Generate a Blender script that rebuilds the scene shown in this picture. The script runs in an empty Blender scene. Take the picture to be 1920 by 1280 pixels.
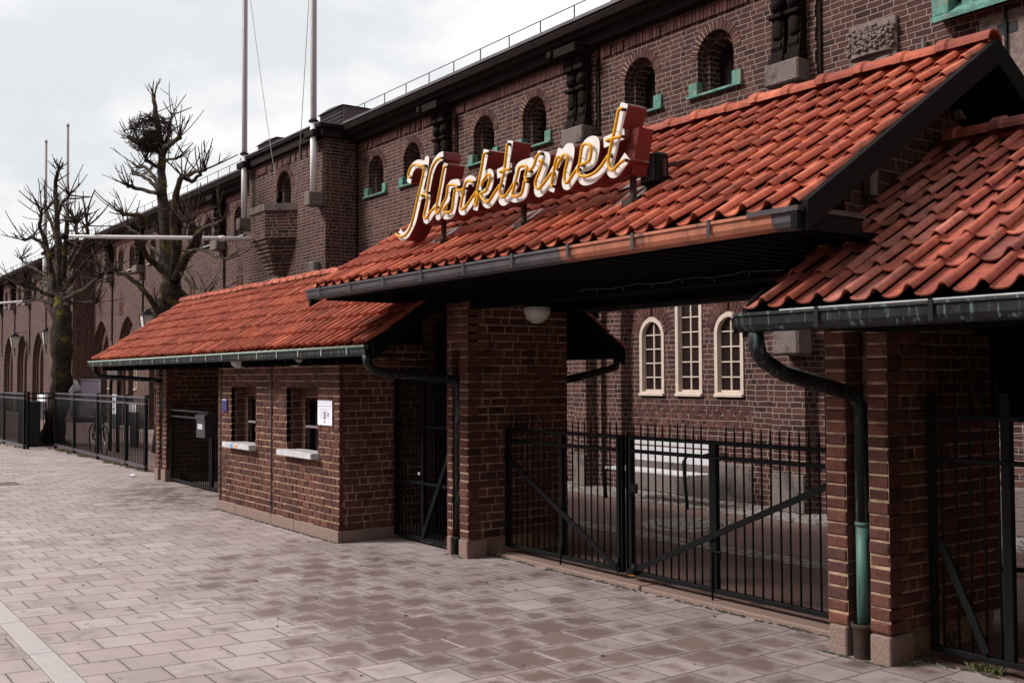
import bpy, bmesh, math, random
from mathutils import Vector, Matrix
from mathutils.geometry import tessellate_polygon
random.seed(7)
D = bpy.data
SC = bpy.context.scene
COL = SC.collection
R = math.radians

# ------------------------------------------------------------------ camera model (from the photograph's vanishing points)
F, CX, CY, HC = 1950., 960., 640., 1.7
vx = Vector((-434 - CX, -(713 - CY), -F)); vy = Vector((3690 - CX, -(694 - CY), -F))
AX = -vx.normalized(); AY = vy.normalized(); AY = (AY - AX * AX.dot(AY)).normalized(); AZ = AX.cross(AY)
CAM = Vector((0, 0, HC))
def ray(x, y):
    c = Vector((x - CX, -(y - CY), -F)); return Vector((AX.dot(c), AY.dot(c), AZ.dot(c))).normalized()
def onY(x, y, v): d = ray(x, y); return CAM + d * (v / d.y)
def onX(x, y, v): d = ray(x, y); return CAM + d * (v / d.x)
def onZ(x, y, v=0.): d = ray(x, y); return CAM + d * ((v - HC) / d.z)

# ------------------------------------------------------------------ node helpers
class N:
    def __init__(s, nt): s.nt = nt
    def n(s, t, **kw):
        nd = s.nt.nodes.new(t)
        for k, v in kw.items(): setattr(nd, k, v)
        return nd
    def put(s, sock, v):
        if hasattr(v, 'is_output'): s.nt.links.new(v, sock)
        elif v is not None: sock.default_value = v
    def m(s, op, a, b=None, c=None, clamp=False):
        nd = s.n('ShaderNodeMath', operation=op, use_clamp=clamp)
        for i, v in enumerate((a, b, c)):
            if v is not None: s.put(nd.inputs[i], v)
        return nd.outputs[0]
    def mix(s, f, a, b, blend='MIX'):
        nd = s.n('ShaderNodeMix', data_type='RGBA', blend_type=blend)
        s.put(nd.inputs[0], f); s.put(nd.inputs[6], c4(a)); s.put(nd.inputs[7], c4(b)); return nd.outputs[2]
    def noise(s, scale, detail=3., rough=.55, vec=None, dim='3D'):
        nd = s.n('ShaderNodeTexNoise', noise_dimensions=dim)
        nd.inputs['Scale'].default_value = scale; nd.inputs['Detail'].default_value = detail; nd.inputs['Roughness'].default_value = rough
        if vec is not None: s.put(nd.inputs['Vector'], vec)
        return nd.outputs['Fac']
    def ramp(s, f, stops, interp='LINEAR'):
        nd = s.n('ShaderNodeValToRGB'); r = nd.color_ramp; r.interpolation = interp
        while len(r.elements) < len(stops): r.elements.new(.5)
        for e, (p, c) in zip(r.elements, stops): e.position = p; e.color = c4(c)
        s.put(nd.inputs[0], f); return nd.outputs[0]
    def mrange(s, f, a, b, c=0., d=1., smooth=False):
        nd = s.n('ShaderNodeMapRange', interpolation_type='SMOOTHSTEP' if smooth else 'LINEAR')
        s.put(nd.inputs[0], f)
        for i, v in enumerate((a, b, c, d)): s.put(nd.inputs[i + 1], v)
        return nd.outputs[0]
    def sep(s, v): nd = s.n('ShaderNodeSeparateXYZ'); s.put(nd.inputs[0], v); return nd.outputs
    def comb(s, x, y, z=0.):
        nd = s.n('ShaderNodeCombineXYZ')
        for i, v in enumerate((x, y, z)): s.put(nd.inputs[i], v)
        return nd.outputs[0]
    def white(s, vec=None, w=None):
        nd = s.n('ShaderNodeTexWhiteNoise', noise_dimensions='2D' if vec is not None else '1D')
        if vec is not None: s.put(nd.inputs['Vector'], vec)
        if w is not None: s.put(nd.inputs['W'], w)
        return nd.outputs['Value']
    def bump(s, h, strength=.5, dist=.01):
        nd = s.n('ShaderNodeBump'); nd.inputs['Strength'].default_value = strength; nd.inputs['Distance'].default_value = dist
        s.put(nd.inputs['Height'], h); return nd.outputs[0]
def c4(c):
    if hasattr(c, 'is_output') or c is None: return c
    if isinstance(c, (int, float)): return (c, c, c, 1)
    return tuple(c) if len(c) == 4 else (*c, 1)
def newmat(name):
    m = D.materials.new(name); m.use_nodes = True; nt = m.node_tree
    bs = nt.nodes['Principled BSDF']; return m, N(nt), bs
def simple(name, col, rough=.6, metal=0., var=.25, scale=8., bump=0., bscale=60., bdist=.004, streak=False, spec=.5, stain=None):
    m, g, bs = newmat(name)
    pos = g.n('ShaderNodeNewGeometry').outputs['Position']
    if streak:
        mp = g.n('ShaderNodeMapping'); mp.inputs['Scale'].default_value = (1, 1, .12); g.put(mp.inputs[0], pos); v = mp.outputs[0]
    else: v = pos
    f = g.noise(scale, 4, .6, v)
    lo = [max(0, x * (1 - var)) for x in col]; hi = [min(1, x * (1 + var)) for x in col]
    c = g.mix(g.mrange(f, .3, .7), lo, hi)
    if stain: c = g.mix(g.mrange(g.noise(stain[1], 5, .65, v), stain[2], stain[2] + .12), c, stain[0])
    g.put(bs.inputs['Base Color'], c); g.put(bs.inputs['Roughness'], g.mrange(f, .3, .7, max(0, rough - .1), min(1, rough + .1)))
    bs.inputs['Metallic'].default_value = metal; bs.inputs['Specular IOR Level'].default_value = spec
    if bump: g.put(bs.inputs['Normal'], g.bump(g.noise(bscale, 4, .6, pos), bump, bdist))
    return m

def brickmat(name, S, Hd, H, J, cols, mortar, v0=0., spread=.35, spec=.25, soot=None):
    """running bond of two stretchers and a header, laid in world space on whatever way the wall faces"""
    m, g, bs = newmat(name)
    geo = g.n('ShaderNodeNewGeometry'); P = geo.outputs['Position']; p = g.sep(P); nn = g.sep(geo.outputs['True Normal'])
    side = g.m('GREATER_THAN', g.m('ABSOLUTE', nn[0]), .6)
    u = g.m('ADD', g.m('MULTIPLY', p[0], g.m('SUBTRACT', 1., side)), g.m('MULTIPLY', p[1], side))
    u = g.m('ADD', u, 200.)
    nz = g.noise(5., 2, .5, P); nz2 = g.noise(90., 2, .5, P)
    u = g.m('ADD', u, g.m('MULTIPLY', g.m('SUBTRACT', nz, .5), .03))
    v = g.m('ADD', g.m('ADD', p[2], 50 * H - v0), g.m('MULTIPLY', g.m('SUBTRACT', g.noise(3.3, 2, .5, P), .5), .03))
    row = g.m('FLOOR', g.m('DIVIDE', v, H)); fv = g.m('SUBTRACT', v, g.m('MULTIPLY', row, H))
    per = 2 * S + Hd
    u2 = g.m('ADD', u, g.m('ADD', g.m('MULTIPLY', g.m('MODULO', row, 2.), per * .5 + Hd * .25), g.m('MULTIPLY', g.white(w=row), S * .5)))
    k = g.m('FLOOR', g.m('DIVIDE', u2, per)); t = g.m('SUBTRACT', u2, g.m('MULTIPLY', k, per))
    bid = g.m('ADD', g.m('MULTIPLY', k, 3.), g.m('ADD', g.m('GREATER_THAN', t, S), g.m('GREATER_THAN', t, 2 * S)))
    du = g.m('MINIMUM', g.m('MINIMUM', t, g.m('SUBTRACT', per, t)), g.m('MINIMUM', g.m('ABSOLUTE', g.m('SUBTRACT', t, S)), g.m('ABSOLUTE', g.m('SUBTRACT', t, 2 * S))))
    dv = g.m('MINIMUM', fv, g.m('SUBTRACT', H, fv))
    d = g.m('ADD', g.m('MINIMUM', du, dv), g.m('MULTIPLY', g.m('SUBTRACT', nz2, .5), J * .7))
    mask = g.mrange(d, J * .35, J * .75, 0., 1., True)
    rnd = g.white(vec=g.comb(bid, row))
    bc = g.ramp(rnd, [(i / (len(cols) - 1), c) for i, c in enumerate(cols)])
    bc = g.mix(1., bc, g.ramp(g.noise(35., 4, .65, P), [(.25, 1 - spread), (.75, 1 + spread)]), 'MULTIPLY')
    big = g.noise(.8, 4, .6, P)
    bc = g.mix(1., bc, g.ramp(big, [(.3, .78), (.7, 1.15)]), 'MULTIPLY')
    mc = g.mix(g.noise(12., 4, .7, P), [x * .6 for x in mortar], [x * 1.25 for x in mortar])
    c = g.mix(mask, mc, bc)
    g.put(bs.inputs['Base Color'], c); bs.inputs['Roughness'].default_value = .85; bs.inputs['Specular IOR Level'].default_value = spec
    h = g.m('ADD', mask, g.m('ADD', g.m('MULTIPLY', g.noise(55., 4, .65, P), .5), g.m('MULTIPLY', rnd, .4)))
    g.put(bs.inputs['Normal'], g.bump(h, .9, J))
    return m

def islandmat(name, cols, rough=.8, nscale=30., spread=.3, spec=.3, lichen=None, bump=.4, bd=.004, soil=.38):
    """every brick or tile is its own island and takes its own tone"""
    m, g, bs = newmat(name)
    geo = g.n('ShaderNodeNewGeometry'); P = geo.outputs['Position']
    c = g.ramp(geo.outputs['Random Per Island'], [(i / (len(cols) - 1), x) for i, x in enumerate(cols)])
    c = g.mix(1., c, g.ramp(g.noise(nscale, 5, .65, P), [(.25, 1 - spread), (.75, 1 + spread)]), 'MULTIPLY')
    if lichen:
        f = g.mrange(g.noise(lichen[1], 6, .75, P), lichen[2], lichen[2] + .1)
        c = g.mix(g.m('MULTIPLY', f, lichen[3]), c, lichen[0])
        f2 = g.mrange(g.noise(2.2, 5, .7, P), .52, .75); c = g.mix(g.m('MULTIPLY', f2, .45), c, lichen[4])
    c = g.mix(1., c, g.ramp(g.noise(1.7, 5, .7, P), [(.30, 1 - soil), (.52, 1.), (.75, 1 + soil * .6)]), 'MULTIPLY')
    g.put(bs.inputs['Base Color'], c); bs.inputs['Roughness'].default_value = rough; bs.inputs['Specular IOR Level'].default_value = spec
    g.put(bs.inputs['Normal'], g.bump(g.noise(nscale * 2.5, 4, .65, P), bump, bd))
    return m

M = {}
M['brick_far'] = brickmat('dark_brown_stadium_brick', .205, .1, .072, .0105,
    [(0.0224, 0.0094, 0.0094), (0.0581, 0.0220, 0.0199), (0.0847, 0.0322, 0.0271), (0.0418, 0.0171, 0.0171), (0.1051, 0.0428, 0.0337), (0.0510, 0.0212, 0.0209)], (.30, .218, .18), spread=.45)
M['brick_far_window'] = M['brick_far']
M['brick_near_flat'] = brickmat('red_brown_gatehouse_brick', .2, .098, .0778, .0105,
    [(0.0504, 0.0202, 0.0153), (0.0863, 0.0348, 0.0249), (0.1102, 0.0442, 0.0305), (0.0719, 0.0294, 0.0249)], (.23, .155, .105), v0=.12)
M['brick'] = islandmat('handmade_red_brown_brick', [(0.0527, 0.0207, 0.0168), (0.1212, 0.0441, 0.0304), (0.0791, 0.0309, 0.0260), (0.1423, 0.0546, 0.0366), (0.0961, 0.0383, 0.0304), (0.0660, 0.0281, 0.0274)], .85, 34., .38, .2, bump=.6)
M['voussoir'] = islandmat('arch_brick', [(0.0490, 0.0208, 0.0184), (0.1102, 0.0441, 0.0367), (0.0759, 0.0306, 0.0282), (0.1346, 0.0563, 0.0465)], .85, 34., .3, .2)
M['mortar'] = simple('sandy_mortar', (.32, .215, .145), .95, 0, .5, 9., .7, 70., .008, spec=.1, stain=((.10, .06, .042), 2.6, .53))
M['mortar_far'] = simple('pale_mortar', (.33, .245, .20), .95, 0, .3, 14., spec=.1)
M['granite'] = simple('pink_granite', (.215, .145, .12), .8, 0, .55, 160., .4, 120., .003, spec=.3)
M['granite_grey'] = simple('weathered_grey_granite', (.15, .115, .107), .85, 0, .5, 60., .6, 30., .012, spec=.3, stain=((.06, .045, .042), 2.5, .52))
M['kerbstone'] = simple('pale_granite_strip', (.36, .32, .31), .75, 0, .22, 90., .3, 120., .002, spec=.3)
M['sandstone'] = simple('carved_limestone', (.17, .125, .11), .9, 0, .5, 14., .5, 50., .006)
M['tile'] = islandmat('orange_clay_pantile', [(0.2650, 0.0578, 0.0338), (0.3922, 0.0924, 0.0488), (0.3180, 0.0728, 0.0400), (0.4452, 0.1144, 0.0625), (0.3604, 0.0843, 0.0463), (0.2968, 0.0647, 0.0388), (0.4134, 0.1017, 0.0550), (0.2120, 0.0508, 0.0325), (0.3816, 0.0901, 0.0500), (0.4876, 0.1363, 0.0775), (0.3286, 0.0739, 0.0413)], .75, 13., .42, .25,
    lichen=((.045, .026, .021), 9., .585, .8, (.19, .066, .045)), bump=.35, soil=.24)
M['tile_dark'] = islandmat('weathered_clay_pantile', [(0.2102, 0.0521, 0.0370), (0.3505, 0.0874, 0.0526), (0.2663, 0.0650, 0.0431), (0.4206, 0.1171, 0.0741), (0.1822, 0.0558, 0.0441), (0.4767, 0.1674, 0.1195)], .8, 12., .45, .25,
    lichen=((.06, .04, .034), 7., .56, .6, (.16, .056, .038)), bump=.4)
M['black_wood'] = simple('black_tarred_boards', (.0042, .0036, .004), .8, 0, .4, 9., .3, 40., .004, spec=.12)
M['soffit'] = simple('black_stained_soffit_boards', (.003, .0023, .0023), .9, 0, .3, 9., spec=.05)
M['old_wood'] = simple('dark_weathered_oak', (.013, .008, .0072), .85, 0, .6, 7., .6, 40., .01, streak=True, spec=.1, stain=((.05, .028, .02), 5., .64))
M['grey_wood'] = simple('grey_weathered_post', (.20, .155, .155), .85, 0, .45, 40., .4, 60., .004, streak=True)
M['eave_wood'] = simple('dark_brown_eave_boards', (.017, .009, .0095), .8, 0, .4, 4., .2, 30., .004, spec=.12, stain=((.10, .05, .034), 1.3, .70))
M['roof_metal'] = simple('grey_sheet_metal', (.10, .085, .09), .5, .3, .25, 3.)
M['lead'] = simple('dark_lead_grey_gutter', (.062, .050, .055), .55, .25, .35, 6., .15, 20., .004, spec=.3)
M['new_copper'] = simple('orange_new_copper', (.32, .108, .060), .6, .1, .4, 6., .25, 14., .006, streak=True, stain=((.065, .034, .027), 7., .56), spec=.3)
M['old_copper'] = simple('brown_black_copper', (.010, .0105, .0105), .55, .2, .4, 14., .2, 30., .003, streak=True, stain=((.085, .13, .115), 34., .545), spec=.25)
M['verdigris_lip'] = simple('pale_verdigris_lip', (.24, .33, .275), .6, .1, .3, 18., stain=((.10, .10, .09), 8., .6))
M['verdigris'] = simple('green_copper', (.10, .22, .185), .75, .05, .45, 14., .3, 50., .003, stain=((.22, .23, .15), 6., .54), spec=.2)
M['verdigris_pipe'] = simple('green_copper_pipe', (.060, .145, .120), .6, .1, .3, 9., .2, 40., .003, streak=True, stain=((.035, .030, .03), 24., .53))
M['zinc'] = simple('pale_zinc', (.42, .42, .42), .5, .3, .2, 8.)
M['rust'] = simple('rusty_cast_iron', (.04, .017, .011), .85, .1, .5, 18., .5, 60., .004, stain=((.02, .014, .013), 6., .5))
M['iron'] = simple('black_painted_iron', (.0042, .0044, .0052), .6, 0, .3, 20., .15, 60., .002, spec=.14)
M['iron_grey'] = simple('worn_grey_iron_rail', (.07, .06, .072), .5, .1, .3, 14., spec=.3)
M['white_paint'] = simple('white_painted_pole', (.78, .74, .75), .45, 0, .06, 4.)
M['pole_grey'] = simple('grey_brown_pole', (.26, .21, .21), .5, 0, .15, 4.)
M['window_paint'] = simple('cream_window_paint', (.56, .45, .375), .6, 0, .1, 9.)
M['shutter'] = simple('dark_oxblood_boards', (.010, .0045, .005), .8, 0, .4, 22., .3, 50., .003, streak=True, spec=.1)
M['sign_red'] = simple('oxblood_sign_paint', (.125, .017, .016), .4, 0, .1, 3., spec=.35)
M['sign_white'] = simple('white_sign_face', (.68, .64, .61), .5, 0, .05, 12., stain=((.62, .54, .48), 16., .66))
M['vent_red'] = simple('purple_brown_sheet', (.055, .028, .035), .5, .1, .15, 4.)
M['flash_red'] = simple('pink_red_sheet_flashing', (.20, .075, .072), .35, .3, .2, 6.)
M['paper'] = simple('white_paper', (.80, .80, .88), .6, 0, .05, 20.)
M['ink'] = simple('grey_print', (.33, .33, .37), .7, 0, .1, 20.)
M['black_ink'] = simple('black_print', (.03, .03, .035), .7, 0, .1, 20.)
M['blue_poster'] = simple('deep_blue_poster', (.012, .008, .13), .45, 0, .5, 26., stain=((.30, .30, .55), 30., .64))
M['sticker_blue'] = simple('sticker_blue', (.10, .30, .65), .5); M['sticker_orange'] = simple('sticker_orange', (.75, .30, .08), .5)
M['opal'] = simple('opal_lamp_glass', (.36, .34, .33), .35, 0, .10, 6.)
M['lantern_glass'] = simple('milky_lantern_glass', (.62, .60, .56), .3, 0, .06, 6.)
M['counter'] = simple('pale_stone_counter', (.52, .50, .52), .55, 0, .25, 14., stain=((.22, .20, .20), 9., .60))
M['rubber'] = simple('black_rubber', (.010, .010, .011), .8)
M['letters'] = simple('pale_lettering', (.65, .62, .64), .5)
M['sign_plate'] = simple('dark_sign_plate', (.055, .048, .07), .4)
M['twig'] = simple('dry_twigs', (.034, .022, .019), .95, 0, .5, 40., spec=.1)
M['shoot'] = simple('brown_bare_shoots', (.046, .030, .027), .9, 0, .45, 12., spec=.12)
M['bark'] = simple('mossy_lime_bark', (.044, .033, .028), .95, 0, .65, 9., 1., 20., .06, stain=((.150, .112, .022), 3.6, .55), spec=.08)
M['wire'] = simple('galvanised_wire', (.55, .53, .55), .4, .5, .1, 9.)
M['moss'] = simple('moss', (.030, .030, .015), .95, 0, .5, 30.)
M['grass'] = simple('grass_blades', (.10, .12, .035), .7, 0, .5, 8.)
M['bench_wood'] = simple('pale_grey_planks', (.50, .48, .49), .7, 0, .15, 8.)
M['curtain'] = simple('pale_curtain', (.12, .12, .11), .9, 0, .3, 12.)

def neonmat():
    m, g, bs = newmat('unlit_amber_neon_tube')
    P = g.n('ShaderNodeNewGeometry').outputs['Position']
    g.put(bs.inputs['Base Color'], g.mix(g.noise(14., 2, .5, P), (.58, .25, .004), (.70, .36, .010)))
    bs.inputs['Roughness'].default_value = .42; bs.inputs['Specular IOR Level'].default_value = .3; return m
M['neon'] = neonmat()
def glassmat():
    m, g, bs = newmat('dark_window_glass')
    P = g.n('ShaderNodeNewGeometry').outputs['Position']
    g.put(bs.inputs['Base Color'], g.mix(g.noise(2.6, 3, .6, P), (.008, .006, .007), (.035, .022, .020)))
    bs.inputs['Roughness'].default_value = .08; bs.inputs['Specular IOR Level'].default_value = .5
    g.put(bs.inputs['Normal'], g.bump(g.noise(5., 2, .5, P), .25, .02)); return m
M['glass'] = glassmat()
def acrylic():
    m, g, bs = newmat('smoky_clear_panel')
    bs.inputs['Base Color'].default_value = (.16, .13, .17, 1); bs.inputs['Roughness'].default_value = .12; bs.inputs['Alpha'].default_value = .62
    return m
M['acrylic'] = acrylic()

def pavermat():
    m, g, bs = newmat('concrete_paving_slabs')
    geo = g.n('ShaderNodeNewGeometry'); P = geo.outputs['Position']; p = g.sep(P)
    A, B, J = .3035, .305, .0078
    skew = g.m('MULTIPLY', g.m('MAXIMUM', g.m('SUBTRACT', 3., p[1]), 0.), .11)
    x = g.m('ADD', g.m('ADD', p[0], 303.5 + 6.15 - .3035 * 20), skew)
    wob = g.m('MULTIPLY', g.m('SUBTRACT', g.noise(1.4, 2, .5, P), .5), .02)
    x = g.m('ADD', x, wob)
    row = g.m('FLOOR', g.m('DIVIDE', x, A)); fx = g.m('SUBTRACT', x, g.m('MULTIPLY', row, A))
    y = g.m('ADD', g.m('ADD', p[1], 305. - 3.29 + .1525), g.m('MULTIPLY', g.m('MODULO', row, 2.), B * .5))
    y = g.m('ADD', y, g.m('MULTIPLY', g.white(w=row), .02))
    cel = g.m('FLOOR', g.m('DIVIDE', y, B)); fy = g.m('SUBTRACT', y, g.m('MULTIPLY', cel, B))
    dx = g.m('MINIMUM', fx, g.m('SUBTRACT', A, fx)); dy = g.m('MINIMUM', fy, g.m('SUBTRACT', B, fy))
    d = g.m('MINIMUM', dx, dy); jn = g.noise(70., 3, .6, P)
    joint = g.mrange(g.m('ADD', d, g.m('MULTIPLY', g.m('SUBTRACT', jn, .5), .006)), J * .25, J * .7, 0., 1., True)
    rnd = g.white(vec=g.comb(row, cel)); rnd2 = g.white(vec=g.comb(g.m('ADD', row, 31.7), cel))
    base = g.ramp(rnd, [(0, (.282, .224, .217)), (.3, (.316, .252, .245)), (.75, (.338, .271, .264)), (1, (.378, .310, .302))])
    base = g.mix(1., base, g.ramp(g.noise(220., 3, .6, P), [(.3, .86), (.7, 1.12)]), 'MULTIPLY')
    base = g.mix(1., base, g.ramp(g.noise(3., 5, .65, P), [(.3, .90), (.72, 1.08)]), 'MULTIPLY')
    # damp patches: each slab dries from its edges inwards; the damp ground lies in a band in front of the gate
    def blob(cx, cy, rx, ry):
        a = g.m('DIVIDE', g.m('SUBTRACT', p[0], cx), rx); b = g.m('DIVIDE', g.m('SUBTRACT', p[1], cy), ry)
        return g.m('SUBTRACT', 1., g.m('SQRT', g.m('ADD', g.m('MULTIPLY', a, a), g.m('MULTIPLY', b, b))), clamp=True)
    wet = g.m('ADD', g.m('ADD', blob(-8.4, 4.0, 2.4, 1.3), g.m('MULTIPLY', blob(-6.1, 3.4, 2.0, 1.3), 1.15)), g.m('MULTIPLY', blob(-4.9, 4.6, 2.3, 1.5), .9))
    wet = g.m('ADD', wet, g.m('MULTIPLY', blob(-15.2, 4.7, 3., 1.3), .9))
    wet = g.m('ADD', g.m('MULTIPLY', wet, .50), g.m('MULTIPLY', g.m('SUBTRACT', g.noise(.6, 4, .6, P), .5), .9))
    lev = g.m('ADD', g.m('ADD', wet, .03), g.m('ADD', g.m('MULTIPLY', g.m('SUBTRACT', rnd2, .5), .38), g.m('MULTIPLY', g.m('SUBTRACT', g.noise(5., 6, .72, P), .5), 1.1)))
    core = g.mrange(g.m('ADD', d, g.m('MULTIPLY', g.m('SUBTRACT', g.noise(11., 4, .65, P), .5), .13)), -.03, .13, 0., 1., True)
    damp = g.mrange(g.m('MULTIPLY', g.m('ADD', core, .25), lev), .05, .45, 0., 1., True)
    pool = g.mrange(g.m('ADD', g.m('MULTIPLY', wet, .8), g.m('MULTIPLY', g.m('SUBTRACT', g.noise(2.1, 6, .72, P), .5), 1.5)), .34, .72, 0., .8, True)   # stains that run across the joints
    damp = g.m('MAXIMUM', damp, pool)
    grime = g.mrange(g.noise(.9, 6, .75, P), .42, .70, 0., .5, True)
    base = g.mix(grime, base, g.mix(1., base, (.74, .70, .67), 'MULTIPLY'))
    base = g.mix(g.mrange(d, .0, .03, .45, 0.), base, g.mix(1., base, (.72, .67, .63), 'MULTIPLY'))
    gum = g.mrange(g.noise(7.5, 0, .5, P), .80, .815); base = g.mix(g.m('MULTIPLY', gum, .6), base, (.09, .075, .07))
    col = g.mix(g.m('MULTIPLY', damp, .88), base, g.mix(1., base, (.50, .43, .385), 'MULTIPLY'))
    spk = g.mrange(g.noise(16., 1, .5, P), .765, .785); col = g.mix(g.m('MULTIPLY', spk, .8), col, (.05, .035, .03))
    efl = g.m('MULTIPLY', g.m('GREATER_THAN', damp, .55), g.m('GREATER_THAN', rnd, .45))
    jc = g.mix(g.m('MULTIPLY', g.m('GREATER_THAN', dx, J), g.m('MULTIPLY', g.m('GREATER_THAN', rnd2, .74), g.mrange(wet, .28, .4))), (.085, .055, .048), (.62, .54, .51))
    col = g.mix(joint, jc, col)
    g.put(bs.inputs['Base Color'], col)
    g.put(bs.inputs['Roughness'], g.mrange(damp, 0., 1., .78, .42)); bs.inputs['Specular IOR Level'].default_value = .4
    h = g.m('ADD', joint, g.m('ADD', g.m('MULTIPLY', g.noise(240., 2, .6, P), .12), g.m('MULTIPLY', rnd, .5)))
    g.put(bs.inputs['Normal'], g.bump(h, .7, .006)); return m
M['paving'] = pavermat()
def yardmat():
    m, g, bs = newmat('reddish_gravel_asphalt'); P = g.n('ShaderNodeNewGeometry').outputs['Position']
    c = g.mix(g.mrange(g.noise(120., 3, .7, P), .35, .68), (.085, .045, .038), (.235, .145, .13))
    c = g.mix(1., c, g.ramp(g.noise(1.1, 4, .6, P), [(.3, .8), (.7, 1.15)]), 'MULTIPLY')
    g.put(bs.inputs['Base Color'], c); bs.inputs['Roughness'].default_value = .9
    g.put(bs.inputs['Normal'], g.bump(g.noise(160., 3, .6, P), .5, .006)); return m
M['yard'] = yardmat()
M['asphalt'] = simple('asphalt', (.05, .047, .048), .85, 0, .3, 60.)
def cobblemat():
    m, g, bs = newmat('pale_setts'); P = g.n('ShaderNodeNewGeometry').outputs['Position']
    v = g.n('ShaderNodeTexVoronoi', feature='DISTANCE_TO_EDGE'); v.inputs['Scale'].default_value = 9.; v.inputs['Randomness'].default_value = .6; g.put(v.inputs['Vector'], P)
    f = g.mrange(v.outputs['Distance'], .03, .12, 0., 1., True)
    c = g.mix(f, (.10, .075, .05), g.mix(g.noise(7., 3, .6, P), (.22, .185, .18), (.38, .335, .33)))
    g.put(bs.inputs['Base Color'], c); bs.inputs['Roughness'].default_value = .6
    g.put(bs.inputs['Normal'], g.bump(f, .9, .02)); return m
M['cobble'] = cobblemat()

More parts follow.
